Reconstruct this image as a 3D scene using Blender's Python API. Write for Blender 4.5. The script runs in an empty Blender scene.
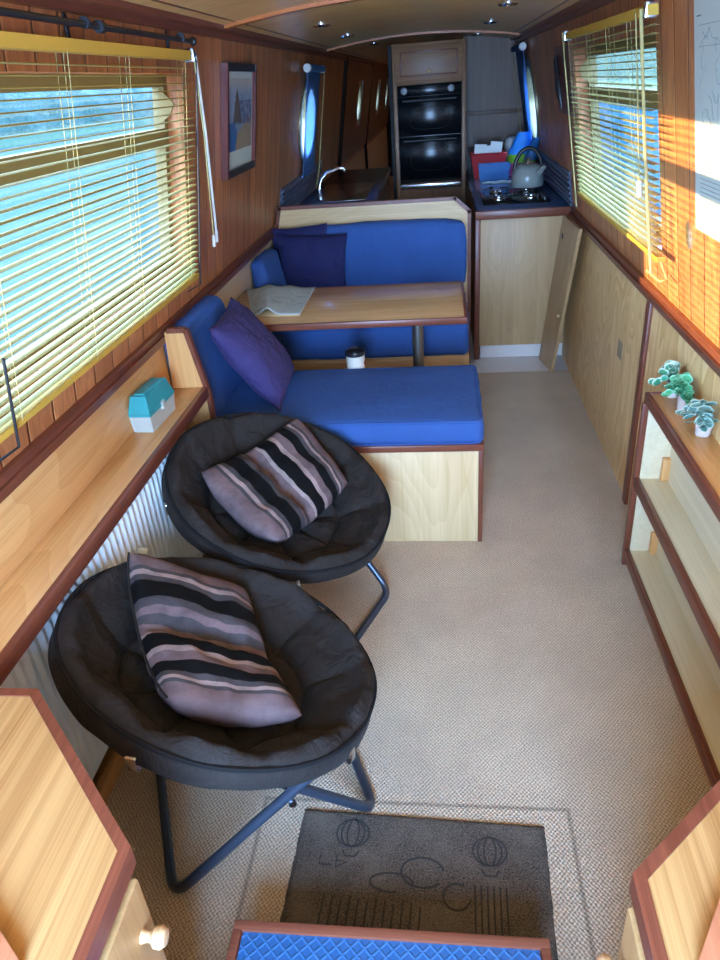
import bpy, bmesh, math, random
from mathutils import Vector, Matrix, noise
random.seed(7)
S = bpy.context.scene
COL = S.collection
R = math.radians
PI = math.pi

# ------------------------------------------------------------------ materials
class T:
    def __init__(s, name, rough=.5, metal=0., spec=.5):
        s.m = bpy.data.materials.new(name); s.m.use_nodes = True
        s.nt = s.m.node_tree; s.b = s.nt.nodes['Principled BSDF']
        s.out = s.nt.nodes['Material Output']
        s.b.inputs['Roughness'].default_value = rough
        s.b.inputs['Metallic'].default_value = metal
        s.b.inputs['Specular IOR Level'].default_value = spec
        s._o = None
    def n(s, t, **kw):
        q = s.nt.nodes.new(t)
        for k, v in kw.items(): setattr(q, k, v)
        return q
    def put(s, sock, v):
        if isinstance(v, bpy.types.NodeSocket): s.nt.links.new(v, sock)
        elif isinstance(v, (tuple, list)) and len(v) == 3 and sock.type == 'RGBA': sock.default_value = (*v, 1)
        else: sock.default_value = v
    def obj(s):
        if not s._o: s._o = s.n('ShaderNodeTexCoord')
        return s._o.outputs['Object']
    def uv(s):
        if not s._o: s._o = s.n('ShaderNodeTexCoord')
        return s._o.outputs['UV']
    def map(s, scale=(1, 1, 1), loc=(0, 0, 0), rot=(0, 0, 0), vec=None):
        q = s.n('ShaderNodeMapping'); s.put(q.inputs['Vector'], vec or s.obj())
        q.inputs['Scale'].default_value = scale; s.put(q.inputs['Location'], loc); q.inputs['Rotation'].default_value = rot
        return q.outputs[0]
    def noise(s, vec, scale=1., detail=3., rough=.55, dist=0.):
        q = s.n('ShaderNodeTexNoise'); s.put(q.inputs['Vector'], vec)
        for k, v in (('Scale', scale), ('Detail', detail), ('Roughness', rough), ('Distortion', dist)): q.inputs[k].default_value = v
        return q.outputs['Fac']
    def ramp(s, fac, stops, interp='LINEAR'):
        q = s.n('ShaderNodeValToRGB'); s.put(q.inputs[0], fac); cr = q.color_ramp; cr.interpolation = interp
        while len(cr.elements) < len(stops): cr.elements.new(.5)
        for e, (p, c) in zip(cr.elements, stops):
            e.position = p; e.color = (*c, 1) if not isinstance(c, (int, float)) else (c, c, c, 1)
        return q.outputs[0]
    def mix(s, fac, a, b, blend='MIX'):
        q = s.n('ShaderNodeMix', data_type='RGBA', blend_type=blend)
        s.put(q.inputs[0], fac); s.put(q.inputs[6], a); s.put(q.inputs[7], b); return q.outputs[2]
    def math(s, op, a, b=0., c=0.):
        q = s.n('ShaderNodeMath', operation=op)
        for i, v in enumerate((a, b, c)): s.put(q.inputs[i], v)
        return q.outputs[0]
    def sep(s, vec):
        q = s.n('ShaderNodeSeparateXYZ'); s.put(q.inputs[0], vec); return q.outputs
    def comb(s, x=0., y=0., z=0.):
        q = s.n('ShaderNodeCombineXYZ')
        for i, v in enumerate((x, y, z)): s.put(q.inputs[i], v)
        return q.outputs[0]
    def bump(s, h, strength=.3, dist=.01):
        q = s.n('ShaderNodeBump'); s.put(q.inputs['Height'], h)
        q.inputs['Strength'].default_value = strength; q.inputs['Distance'].default_value = dist
        s.put(s.b.inputs['Normal'], q.outputs[0])
    def col(s, c): s.put(s.b.inputs['Base Color'], c)

def srgb(r, g, b):
    f = lambda c: (c / 255 / 12.92) if c / 255 <= .04045 else ((c / 255 + .055) / 1.055) ** 2.4
    return (f(r), f(g), f(b))

def plain(name, c, rough=.5, metal=0., spec=.5, var=.06, nscale=30):
    t = T(name, rough, metal, spec)
    n = t.noise(t.map((nscale,) * 3), 1, 3)
    t.col(t.mix(n, tuple(x * (1 - var) for x in c), tuple(min(1, x * (1 + var)) for x in c)))
    return t.m

def wood(name, c1, c2, axis='y', across=26, along=1.4, fine=.35, rough=.42, lo=.32, hi=.68, rings=0., spec=.4):
    t = T(name, rough, 0, spec)
    sc = [across] * 3; sc['xyz'.index(axis)] = along
    n1 = t.noise(t.map(tuple(sc)), 1, 4, .6, .7)
    sc2 = [across * 7] * 3; sc2['xyz'.index(axis)] = along * 1.6
    n2 = t.noise(t.map(tuple(sc2)), 1, 2, .5, .2)
    f = t.math('ADD', t.math('MULTIPLY', n1, 1 - fine), t.math('MULTIPLY', n2, fine))
    if rings:
        sc3 = [4.0] * 3; sc3['xyz'.index(axis)] = 1.3 if rings > .3 else .9
        n3 = t.noise(t.map(tuple(sc3)), 1, 1.5, .4, .4)
        rg = t.math('FRACT', t.math('MULTIPLY', n3, 16.))
        f = t.math('ADD', t.math('MULTIPLY', f, 1 - rings), t.math('MULTIPLY', rg, rings))
    t.col(t.ramp(f, [(lo, c1), (hi, c2)]))
    t.bump(n2, .06, .002)
    return t.m

def planks(name, c1, c2, w, groove, rough=.38):
    t = T(name, rough, 0, .45)
    x, y, z = t.sep(t.obj())
    yy = t.math('DIVIDE', t.math('ADD', y, 40.), w)
    cell = t.math('FLOOR', yy); fr = t.math('FRACT', yy)
    wn = t.n('ShaderNodeTexWhiteNoise', noise_dimensions='1D'); t.put(wn.inputs['W'], cell); rnd = wn.outputs['Value']
    off = t.comb(t.math('MULTIPLY', rnd, 9.), t.math('MULTIPLY', rnd, 31.), t.math('MULTIPLY', rnd, 17.))
    n1 = t.noise(t.map((30, 30, 1.5), loc=off), 1, 4, .6, 1.1)
    n2 = t.noise(t.map((170, 170, 4), loc=off), 1, 2, .5, .2)
    f = t.math('ADD', t.math('MULTIPLY', n1, .72), t.math('MULTIPLY', n2, .28))
    base = t.ramp(f, [(.3, c1), (.66, c2)])
    # knots
    v = t.n('ShaderNodeTexVoronoi'); t.put(v.inputs['Vector'], t.map((5, 7, 2.6), loc=off)); v.inputs['Scale'].default_value = 1
    kn = t.ramp(v.outputs['Distance'], [(.04, 1.), (.1, 0.)])
    base = t.mix(t.math('MULTIPLY', kn, .6), base, tuple(x * .35 for x in c1))
    hsv = t.n('ShaderNodeHueSaturation'); t.put(hsv.inputs['Color'], base)
    t.put(hsv.inputs['Value'], t.math('ADD', .84, t.math('MULTIPLY', rnd, .32)))
    g = t.math('LESS_THAN', t.math('ABSOLUTE', t.math('SUBTRACT', fr, .5)), .5 - .022)   # 1 on the board, 0 in the groove
    t.col(t.mix(g, groove, hsv.outputs[0]))
    edge = t.ramp(t.math('ABSOLUTE', t.math('SUBTRACT', fr, .5)), [(.45, 1.), (.5, 0.)])
    t.bump(edge, .7, .006)
    return t.m

MT = {}
MT['planks'] = planks('plank_wood', srgb(158, 90, 50), srgb(208, 136, 82), .128, srgb(74, 34, 18))
MT['trim'] = wood('mahogany_trim_y', srgb(98, 50, 34), srgb(136, 76, 54), 'y', 50, 1.5, rough=.33)
MT['trimx'] = wood('mahogany_trim_x', srgb(98, 50, 34), srgb(136, 76, 54), 'x', 50, 1.5, rough=.33)
MT['trimz'] = wood('mahogany_trim_z', srgb(98, 50, 34), srgb(136, 76, 54), 'z', 50, 1.5, rough=.33)
MT['ceil_trim'] = wood('orange_beam', srgb(166, 84, 26), srgb(204, 118, 48), 'x', 40, 1.5, rough=.35)
MT['ceil'] = wood('ceiling_veneer', srgb(216, 162, 94), srgb(240, 196, 130), 'x', 9, 1.2, .25, rough=.33, rings=.25)
MT['shelf'] = wood('shelf_veneer', srgb(196, 138, 78), srgb(222, 170, 108), 'y', 26, .9, .45, rough=.4, rings=.12)
MT['shelf_z'] = wood('shelf_veneer_upright', srgb(204, 142, 80), srgb(228, 174, 112), 'z', 26, .9, .45, rough=.4)
MT['ash'] = wood('ash_veneer', srgb(168, 122, 70), srgb(202, 158, 100), 'y', 60, .5, .3, rough=.42, lo=.36, hi=.6)
MT['ash_z'] = wood('ash_veneer_upright', srgb(176, 136, 86), srgb(202, 162, 110), 'z', 22, .8, .4, rough=.42)
MT['birch'] = wood('birch_panel', srgb(206, 172, 122), srgb(230, 200, 152), 'z', 15, .8, .3, rough=.42, rings=.12)
MT['birch_x'] = wood('birch_panel_level', srgb(196, 156, 104), srgb(226, 190, 138), 'x', 22, .9, .35, rough=.34, rings=.1)
MT['table'] = wood('table_veneer', srgb(196, 150, 98), srgb(224, 182, 130), 'x', 24, .9, .4, rough=.2, rings=.08)
MT['ply'] = wood('ply_panel', srgb(212, 166, 104), srgb(238, 198, 140), 'z', 7, 1.0, .2, rough=.42, rings=.36)
MT['galley_front'] = wood('galley_panel', srgb(172, 136, 92), srgb(194, 158, 114), 'z', 15, .8, .3, rough=.42, rings=.1)
MT['pale'] = wood('pale_shelf_lining', srgb(214, 194, 152), srgb(232, 214, 176), 'y', 30, .8, .4, rough=.45)
MT['grey_oak'] = wood('brown_bulkhead', srgb(104, 78, 60), srgb(128, 98, 76), 'z', 26, .9, .4, rough=.45)
MT['far_panel'] = wood('far_panel', srgb(120, 88, 58), srgb(150, 112, 78), 'z', 20, .9, .4, rough=.45)
MT['tower'] = wood('tower_wood', srgb(132, 92, 60), srgb(160, 114, 76), 'z', 30, 1., .4, rough=.4)
MT['tower_x'] = wood('tower_wood_level', srgb(132, 92, 60), srgb(160, 114, 76), 'x', 30, 1., .4, rough=.4)
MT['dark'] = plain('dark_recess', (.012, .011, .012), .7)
MT['raised'] = wood('reddish_board', srgb(170, 104, 70), srgb(204, 136, 98), 'y', 30, 1., .35)
MT['dark_wood'] = plain('dark_stained_wood', srgb(46, 30, 24), .85, spec=.1)
MT['cream'] = plain('cream_panel', srgb(214, 190, 158), .5)
MT['lino'] = plain('white_lino', srgb(226, 214, 204), .4)
MT['white'] = plain('white_enamel', srgb(228, 230, 226), .32, var=.02)
MT['white_plastic'] = plain('white_plastic', srgb(224, 222, 212), .4)
MT['steel'] = plain('steel', (.62, .63, .65), .22, 1.)
MT['chrome'] = plain('chrome', (.8, .81, .83), .08, 1.)
MT['tube'] = plain('painted_tube', srgb(78, 88, 104), .3, .65)
MT['pole'] = plain('pole_metal', srgb(150, 146, 140), .3, .9)
MT['black'] = plain('black_plastic', (.014, .014, .016), .35)
MT['black_gloss'] = plain('black_glass', (.005, .006, .008), .15, spec=.12)
MT['blind'] = plain('cream_yellow_slat', srgb(176, 160, 96), .7, spec=.12, var=.03)
MT['rail'] = plain('yellow_rail', srgb(206, 164, 66), .6, spec=.2, var=.03)
MT['cord'] = plain('cream_cord', srgb(190, 174, 116), .8, spec=.1)
MT['win_wood'] = plain('window_frame_cream', srgb(130, 114, 78), .7, spec=.1)
MT['rod'] = plain('black_iron', (.03, .03, .034), .4, .5)
MT['paper'] = plain('paper', srgb(190, 200, 192), .75, var=.03)
MT['ink'] = plain('faint_ink', srgb(128, 134, 130), .8)
MT['worktop'] = None
MT['red'] = plain('red_plastic', srgb(190, 26, 34), .35)
MT['blue_plastic'] = plain('blue_plastic', srgb(44, 120, 190), .35)
MT['bag_blue'] = plain('bag_blue', srgb(40, 140, 220), .4)
MT['bag_green'] = plain('bag_green', srgb(120, 180, 50), .4)
MT['bag_pink'] = plain('bag_pink', srgb(214, 90, 150), .4)
MT['kettle'] = plain('grey_enamel', srgb(150, 156, 150), .25)
MT['mug'] = plain('white_mug', srgb(226, 216, 196), .4)
MT['knob'] = wood('pine_knob', srgb(184, 138, 92), srgb(206, 166, 118), 'x', 40, 6, rough=.35)
MT['pot'] = plain('stone_pot', srgb(206, 190, 178), .8, var=.12, nscale=120)
MT['soil'] = plain('soil', srgb(110, 92, 84), .9, var=.3, nscale=150)
MT['brass'] = plain('worn_plate', srgb(150, 140, 110), .35, .7, var=.4, nscale=160)
MT['patch'] = plain('tape_patch', srgb(160, 134, 104), .6, var=.35, nscale=120)
MT['hull'] = plain('hull_paint', srgb(40, 46, 56), .5)
MT['mount'] = plain('pale_mount', srgb(206, 216, 208), .7, var=.02)
MT['frame_red'] = wood('frame_mahogany', srgb(80, 28, 20), srgb(116, 46, 34), 'z', 50, 2, rough=.3)
MT['frame_black'] = plain('frame_black', (.012, .012, .016), .3)

def carpet():
    t = T('loop_carpet', .95, 0, .1)
    x, y, z = t.sep(t.obj())
    wob = t.noise(t.map((40, 40, 40)), 1, 2)
    a = t.math('SINE', t.math('ADD', t.math('MULTIPLY', x, 2 * PI / .0105), t.math('MULTIPLY', wob, 4)))
    b = t.math('SINE', t.math('ADD', t.math('MULTIPLY', y, 2 * PI / .0125), t.math('MULTIPLY', wob, 4)))
    w = t.math('MULTIPLY', a, b)
    sp = t.noise(t.map((230, 230, 230)), 1, 2)
    big = t.noise(t.map((2.2, 2.2, 2.2)), 1, 4, .65)
    c = t.ramp(t.math('ADD', t.math('MULTIPLY', w, .22), sp), [(.25, srgb(172, 146, 118)), (.72, srgb(244, 220, 190))])
    c = t.mix(t.ramp(big, [(.38, .3), (.6, 0.)]), c, srgb(166, 144, 124))
    # seam of the cut-out hatch panel round the mat
    px = t.math('ABSOLUTE', t.math('SUBTRACT', x, -.09)); py = t.math('ABSOLUTE', t.math('SUBTRACT', y, .78))
    d = t.math('MAXIMUM', t.math('SUBTRACT', px, .385), t.math('SUBTRACT', py, .415))
    seam = t.ramp(t.math('ABSOLUTE', d), [(.002, .55), (.007, 0.)])
    c = t.mix(seam, c, srgb(96, 78, 66))
    t.col(c)
    t.bump(t.math('ADD', t.math('MULTIPLY', w, .5), sp), .7, .006)
    return t.m
MT['carpet'] = carpet()

def fabric(name, c, var=.25, rough=.85, sheen=.3, big=6., fine=500, tint=None, crumple=0.):
    t = T(name, rough, 0, .2)
    n = t.noise(t.map((big,) * 3), 1, 4, .6); f = t.noise(t.map((fine,) * 3), 1, 1)
    cc = t.mix(n, tuple(x * (1 - var) for x in c), tuple(min(1, x * (1 + var)) for x in c))
    cc = t.mix(t.math('MULTIPLY', f, .25), cc, tuple(x * .6 for x in c))
    t.col(cc)
    t.b.inputs['Sheen Weight'].default_value = sheen * .5; t.b.inputs['Sheen Roughness'].default_value = .4
    t.b.inputs['Sheen Tint'].default_value = (*(tint or [min(1, x * 2 + .1) for x in c]), 1)
    if crumple:
        q = t.noise(t.map((16, 16, 16)), 1, 4, .6, .8); t.bump(t.math('ADD', t.math('MULTIPLY', q, crumple), t.math('MULTIPLY', f, .02)), .8, .02)
    else: t.bump(f, .12, .001)
    return t.m
MT['blue'] = fabric('blue_velour', srgb(56, 90, 150), crumple=.25)
MT['purple'] = fabric('purple_cotton', srgb(66, 58, 104), crumple=.7)
MT['navy'] = fabric('navy_cotton', srgb(40, 42, 84), crumple=.6)
MT['chair'] = fabric('charcoal_canvas', srgb(44, 38, 34), .2, .8, .25, 9, crumple=.9)
MT['piping'] = fabric('black_piping', srgb(24, 22, 22), .1)

def stripes():
    t = T('striped_velvet', .8, 0, .2)
    u = t.sep(t.uv())[0]
    mv, gy, bk, lt = srgb(114, 94, 94), srgb(74, 69, 70), srgb(8, 8, 9), srgb(158, 136, 130)
    st = [(0, mv), (.13, gy), (.16, lt), (.19, gy), (.23, bk), (.34, gy), (.39, mv), (.42, gy), (.46, mv), (.53, lt), (.55, bk), (.645, lt), (.68, mv), (.74, bk), (.81, gy), (.84, lt), (.865, gy), (.89, mv)]
    n = t.noise(t.map((14, 14, 14)), 1, 4, .65)
    c = t.ramp(u, st, 'CONSTANT')
    t.col(t.mix(1., c, t.ramp(n, [(.32, .55), (.66, 1.1)]), 'MULTIPLY'))
    t.b.inputs['Sheen Weight'].default_value = .0
    t.bump(n, .3, .006)
    return t.m
MT['stripes'] = stripes()

def doormat():
    t = T('bristle_mat', .95, 0, .1)
    f = t.noise(t.map((260,) * 3), 1, 2); b = t.noise(t.map((9,) * 3), 1, 5, .7)
    c = t.ramp(f, [(.3, srgb(54, 48, 44)), (.7, srgb(122, 110, 98))])
    t.col(t.mix(t.ramp(b, [(.45, 0.), (.7, .6)]), c, srgb(128, 116, 102)))
    t.bump(f, .8, .006); return t.m
MT['mat'] = doormat()
MT['mat_dark'] = plain('mat_print', srgb(58, 53, 49), .95)

def tread():
    t = T('blue_rubber_tread', .45, 0, .4)
    v = t.map((1, 1, 1), rot=(0, 0, R(45)))
    x, y, z = t.sep(v)
    fx = t.math('ABSOLUTE', t.math('SUBTRACT', t.math('FRACT', t.math('MULTIPLY', x, 52)), .5))
    fy = t.math('ABSOLUTE', t.math('SUBTRACT', t.math('FRACT', t.math('MULTIPLY', y, 52)), .5))
    d = t.math('MAXIMUM', fx, fy)
    h = t.ramp(d, [(.34, 0.), (.44, 1.)])
    t.col(t.mix(h, srgb(46, 92, 142), srgb(60, 108, 158)))
    t.bump(h, .4, .004); return t.m
MT['tread'] = tread()

def worktop():
    t = T('speckled_worktop', .25, 0, .5)
    f = t.noise(t.map((190,) * 3), 1, 2)
    t.col(t.ramp(f, [(.35, srgb(52, 70, 104)), (.65, srgb(92, 112, 150))])); return t.m
MT['worktop'] = worktop()
MT['rib'] = plain('blue_grey_rib', srgb(88, 100, 124), .3)

def leafmat(name, c1, c2, edge):
    t = T(name, .55, 0, .4)
    u, v, w = t.sep(t.uv())
    n = t.noise(t.map((90,) * 3), 1, 2)
    c = t.mix(n, c1, c2)
    t.col(t.mix(t.ramp(u, [(.72, 0.), (.9, 1.)]), c, edge)); return t.m
MT['leaf_a'] = leafmat('variegated_leaf', srgb(44, 128, 96), srgb(90, 172, 130), srgb(206, 232, 212))
MT['leaf_b'] = leafmat('green_leaf', srgb(40, 132, 84), srgb(104, 190, 136), srgb(140, 214, 176))
MT['leaf_c'] = leafmat('grey_green_leaf', srgb(62, 104, 96), srgb(110, 152, 138), srgb(176, 206, 190))

def glass(name, tint=(.9, .95, 1.)):
    m = bpy.data.materials.new(name); m.use_nodes = True; nt = m.node_tree; nt.nodes.clear()
    o = nt.nodes.new('ShaderNodeOutputMaterial'); mx = nt.nodes.new('ShaderNodeMixShader')
    tr = nt.nodes.new('ShaderNodeBsdfTransparent'); gl = nt.nodes.new('ShaderNodeBsdfGlossy'); fr = nt.nodes.new('ShaderNodeLayerWeight')
    tr.inputs[0].default_value = (*tint, 1); gl.inputs['Roughness'].default_value = .02; fr.inputs[0].default_value = .12
    L = nt.links.new; pw = nt.nodes.new('ShaderNodeMath'); pw.operation = 'POWER'; pw.inputs[1].default_value = 4.
    ml = nt.nodes.new('ShaderNodeMath'); ml.operation = 'MULTIPLY_ADD'; ml.inputs[1].default_value = .5; ml.inputs[2].default_value = .03; fr.inputs[0].default_value = .5
    L(fr.outputs['Facing'], pw.inputs[0]); L(pw.outputs[0], ml.inputs[0]); L(ml.outputs[0], mx.inputs[0]); L(tr.outputs[0], mx.inputs[1]); L(gl.outputs[0], mx.inputs[2]); L(mx.outputs[0], o.inputs[0])
    return m
MT['glass'] = glass('window_glass')

def translucent(name, c, fac=.6):
    m = bpy.data.materials.new(name); m.use_nodes = True; nt = m.node_tree; nt.nodes.clear()
    o = nt.nodes.new('ShaderNodeOutputMaterial'); mx = nt.nodes.new('ShaderNodeMixShader')
    tr = nt.nodes.new('ShaderNodeBsdfTranslucent'); df = nt.nodes.new('ShaderNodeBsdfDiffuse'); mx.inputs[0].default_value = fac
    nz = nt.nodes.new('ShaderNodeTexNoise'); nz.inputs['Scale'].default_value = 300
    mc = nt.nodes.new('ShaderNodeMix'); mc.data_type = 'RGBA'
    mc.inputs[6].default_value = (*[x * .9 for x in c], 1); mc.inputs[7].default_value = (*c, 1)
    L = nt.links.new; L(nz.outputs[0], mc.inputs[0]); L(mc.outputs[2], tr.inputs[0]); L(mc.outputs[2], df.inputs[0])
    L(df.outputs[0], mx.inputs[1]); L(tr.outputs[0], mx.inputs[2]); L(mx.outputs[0], o.inputs[0]); return m
MT['blind_blue'] = translucent('blue_blind_cloth', srgb(140, 178, 222), .65)
def box_plastic(name, c, a):
    t = T(name, .3, 0, .5); t.col(t.mix(t.noise(t.map((40,) * 3), 1, 2), tuple(x * .9 for x in c), c))
    t.b.inputs['Alpha'].default_value = a; return t.m
MT['teal'] = box_plastic('teal_plastic', srgb(58, 158, 158), .88)
MT['clear'] = box_plastic('frosted_plastic', srgb(214, 216, 200), .7)

def picture():
    t = T('print_mountain', .5, 0, .4)
    u, v, w = t.sep(t.uv())
    n = t.noise(t.map((9, 9, 9)), 1, 5, .65); n2 = t.noise(t.map((30, 30, 30)), 1, 4, .7)
    sky = t.mix(n, srgb(84, 110, 150), srgb(186, 198, 214))
    sky = t.mix(t.math('MULTIPLY', t.ramp(v, [(.78, 0.), (.95, .8)]), n2), sky, srgb(232, 214, 170))
    g = t.mix(n2, srgb(128, 112, 90), srgb(196, 178, 148))
    edge = t.math('ADD', t.math('MULTIPLY', n, .3), t.math('MULTIPLY', u, .32))
    c = t.mix(t.math('LESS_THAN', v, edge), sky, g)
    snow = t.math('MULTIPLY', t.math('GREATER_THAN', u, .45), t.math('MULTIPLY', t.math('GREATER_THAN', v, .36), t.math('LESS_THAN', v, .7)))
    c = t.mix(t.math('MULTIPLY', snow, t.ramp(n2, [(.42, 0.), (.5, .9)])), c, srgb(84, 96, 124))
    tree = t.math('LESS_THAN', t.math('ADD', t.math('MULTIPLY', t.math('ABSOLUTE', t.math('SUBTRACT', u, .40)), 2.6), t.math('MULTIPLY', n2, .5)), t.math('SUBTRACT', 1.12, v))
    tree = t.math('MULTIPLY', tree, t.math('GREATER_THAN', t.math('ADD', v, t.math('MULTIPLY', n, .25)), .5))
    c = t.mix(t.math('MULTIPLY', tree, .9), c, t.mix(n2, srgb(52, 44, 42), srgb(126, 104, 84)))
    lake = t.math('MULTIPLY', t.math('LESS_THAN', t.math('ADD', u, t.math('MULTIPLY', n, .5)), .58), t.math('LESS_THAN', v, .40))
    c = t.mix(lake, c, srgb(60, 104, 160))
    t.col(c); return t.m
MT['print'] = picture()

def water(nm, a, b):
    t = T(nm, .6, 0, 0.)
    n = t.noise(t.map((.7, 2.2, 1)), 1, 4, .6, .5); n2 = t.noise(t.map((5, 14, 1)), 1, 3, .6)
    t.col(t.mix(n, a, b))
    t.bump(t.math('ADD', n, t.math('MULTIPLY', n2, .3)), .35, .08); return t.m
MT['water_l'] = water('sunlit_canal_water', (.040, .072, .072), (.058, .088, .086)); MT['water_r'] = water('blue_canal_water', (.012, .055, .08), (.02, .068, .094))  # left water is a paler copy, with the sunlight put into its colour
MT['grass'] = plain('bank_grass', (.05, .11, .07), .9, var=.4, nscale=6)
def foliage():
    t = T('hedge_foliage', .8, 0, .2)
    n = t.noise(t.map((9,) * 3), 1, 5, .75)
    t.col(t.ramp(n, [(.35, (.012, .045, .042)), (.5, (.04, .105, .092)), (.66, (.12, .165, .145))])); t.bump(n, 1., .15); return t.m
MT['hedge'] = foliage()

# ------------------------------------------------------------------ geometry helpers
W = {}
class MB:
    def __init__(s): s.bm = bmesh.new(); s.uvl = None
    def box(s, lo, hi, bev=0., M=None, seg=2):
        c = [(a + b) / 2 for a, b in zip(lo, hi)]; d = [abs(b - a) for a, b in zip(lo, hi)]
        m = Matrix.Translation(c) @ Matrix.Diagonal((*d, 1))
        if M is not None: m = M @ m
        r = bmesh.ops.create_cube(s.bm, size=1, matrix=m)
        if bev:
            es = {e for v in r['verts'] for e in v.link_edges}
            bmesh.ops.bevel(s.bm, geom=list(es), offset=min(bev, min(d) * .45), segments=seg, affect='EDGES', profile=.5)
        return s
    def obox(s, c, size, rot=None, bev=0., seg=2):
        M = Matrix.Translation(c) @ (rot.to_4x4() if rot is not None else Matrix())
        return s.box([-x / 2 for x in size], [x / 2 for x in size], bev, M, seg)
    def tube(s, pts, r, seg=10, closed=False):
        pts = [Vector(p) for p in pts]; n = len(pts); rings = []
        rr = r if isinstance(r, (list, tuple)) else [r] * n
        up = None
        for i, p in enumerate(pts):
            a = pts[(i - 1) % n] if (closed or i > 0) else p; b = pts[(i + 1) % n] if (closed or i < n - 1) else p
            t = (b - a).normalized()
            if up is None: up = Vector((0, 0, 1)) if abs(t.z) < .9 else Vector((1, 0, 0))
            side = t.cross(up).normalized(); up = side.cross(t).normalized()
            rings.append([s.bm.verts.new(p + rr[i] * (math.cos(k * 2 * PI / seg) * side + math.sin(k * 2 * PI / seg) * up)) for k in range(seg)])
        for i in range(n if closed else n - 1):
            a, b = rings[i], rings[(i + 1) % n]
            for k in range(seg): s.bm.faces.new((a[k], a[(k + 1) % seg], b[(k + 1) % seg], b[k]))
        if not closed: s.bm.faces.new(list(reversed(rings[0]))); s.bm.faces.new(rings[-1])
        return s
    def lathe(s, prof, seg=24, M=None):
        M = M or Matrix(); rings = []
        for r, z in prof:
            if r < 1e-5: rings.append([s.bm.verts.new(M @ Vector((0, 0, z)))])
            else: rings.append([s.bm.verts.new(M @ Vector((r * math.cos(k * 2 * PI / seg), r * math.sin(k * 2 * PI / seg), z))) for k in range(seg)])
        for a, b in zip(rings, rings[1:]):
            for k in range(seg):
                k2 = (k + 1) % seg
                if len(a) == 1 and len(b) == 1: break
                if len(a) == 1: s.bm.faces.new((a[0], b[k2], b[k]))
                elif len(b) == 1: s.bm.faces.new((a[k], a[k2], b[0]))
                else: s.bm.faces.new((a[k], a[k2], b[k2], b[k]))
        for q, rev in ((rings[0], True), (rings[-1], False)):
            if len(q) > 2: s.bm.faces.new(list(reversed(q)) if rev else q)
        return s
    def loft(s, A, B):
        """closed solid between two equal polygons of 3D points"""
        a = [s.bm.verts.new(p) for p in A]; b = [s.bm.verts.new(p) for p in B]; n = len(a)
        s.bm.faces.new(list(reversed(a))); s.bm.faces.new(b)
        for i in range(n): s.bm.faces.new((a[i], a[(i + 1) % n], b[(i + 1) % n], b[i]))
        return s
    def grid(s, fn, nu, nv, uv=False):
        if uv and s.uvl is None: s.uvl = s.bm.loops.layers.uv.new('UVMap')
        g = [[s.bm.verts.new(fn(i / nu, j / nv)) for j in range(nv + 1)] for i in range(nu + 1)]
        for i in range(nu):
            for j in range(nv):
                f = s.bm.faces.new((g[i][j], g[i + 1][j], g[i + 1][j + 1], g[i][j + 1]))
                if uv:
                    for l, q in zip(f.loops, ((i, j), (i + 1, j), (i + 1, j + 1), (i, j + 1))): l[s.uvl].uv = (q[0] / nu, q[1] / nv)
        return g
    def islands(s):
        seen = set(); out = []
        for v in s.bm.verts:
            if v in seen: continue
            st = [v]; seen.add(v); isl = []
            while st:
                q = st.pop(); isl.append(q)
                for e in q.link_edges:
                    o = e.other_vert(q)
                    if o not in seen: seen.add(o); st.append(o)
            out.append(isl)
        return out
    def build_each(s, name, mat, parent):
        """every loose piece becomes a part of its own"""
        isl = s.islands(); out = []
        for k in isl:
            m = MB(); mp = {v: m.bm.verts.new(v.co) for v in k}
            for f in {f for v in k for f in v.link_faces}: m.bm.faces.new([mp[v] for v in f.verts])
            out.append(m.build(name, mat, parent))
        s.bm.free(); return out
    def build(s, name, mat, parent=None, loc=None, ang=38, weld=False, sub=0):
        if weld: bmesh.ops.remove_doubles(s.bm, verts=s.bm.verts, dist=1e-5)
        bmesh.ops.recalc_face_normals(s.bm, faces=s.bm.faces)
        o0 = Vector((0, 0, 0))
        if parent is not None: o0 = W.get(parent.name, o0)
        elif loc is not None:
            o0 = Vector(loc)
            if loc == 'base':
                pass
        me = bpy.data.meshes.new(name)
        for v in s.bm.verts: v.co = v.co - o0
        s.bm.to_mesh(me); s.bm.free()
        for p in me.polygons: p.use_smooth = True
        try: me.set_sharp_from_angle(angle=R(ang))
        except Exception: pass
        me.materials.append(mat)
        o = bpy.data.objects.new(name, me); COL.objects.link(o)
        if parent is not None: o.parent = parent
        else: o.location = o0
        W[o.name] = o0
        if sub:
            md = o.modifiers.new('sub', 'SUBSURF'); md.levels = sub; md.render_levels = sub
        return o

def tag(o, label, cat, group=None, kind=None):
    o['label'] = label; o['category'] = cat
    if group: o['group'] = group
    if kind: o['kind'] = kind
    return o
def thing(name, loc, label, cat, group=None, kind=None, local=False):
    o = bpy.data.objects.new(name, None); COL.objects.link(o); o.location = loc; o.empty_display_size = .05
    W[o.name] = Vector((0, 0, 0)) if local else Vector(loc)
    return tag(o, label, cat, group, kind)
def B(lo, hi, bev=.002, **k): return MB().box(lo, hi, bev, **k)
def copy_thing(o, loc=None, rz=None):
    c = o.copy(); COL.objects.link(c)
    if loc is not None: c.location = loc
    if rz is not None: c.rotation_euler = (0, 0, rz)
    for ch in list(o.children):
        d = ch.copy(); COL.objects.link(d); d.parent = c
        for g in list(ch.children):
            e = g.copy(); COL.objects.link(e); e.parent = d
    return c

# ------------------------------------------------------------------ shell dimensions (metres, y runs along the boat)
XL, XR, ZG, LEAN = -1.0, .76, .90, math.tan(R(9))
YB, YF = -.75, 16.
def lp(y, z, off=0.): return Vector((XL + (z - ZG) * LEAN - off, y, z))
def rp(y, z, off=0.): return Vector((XR - (z - ZG) * LEAN + off, y, z))
def ceil_z(x): return 1.90 - .065 * ((x + .12) / .73) ** 2

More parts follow.
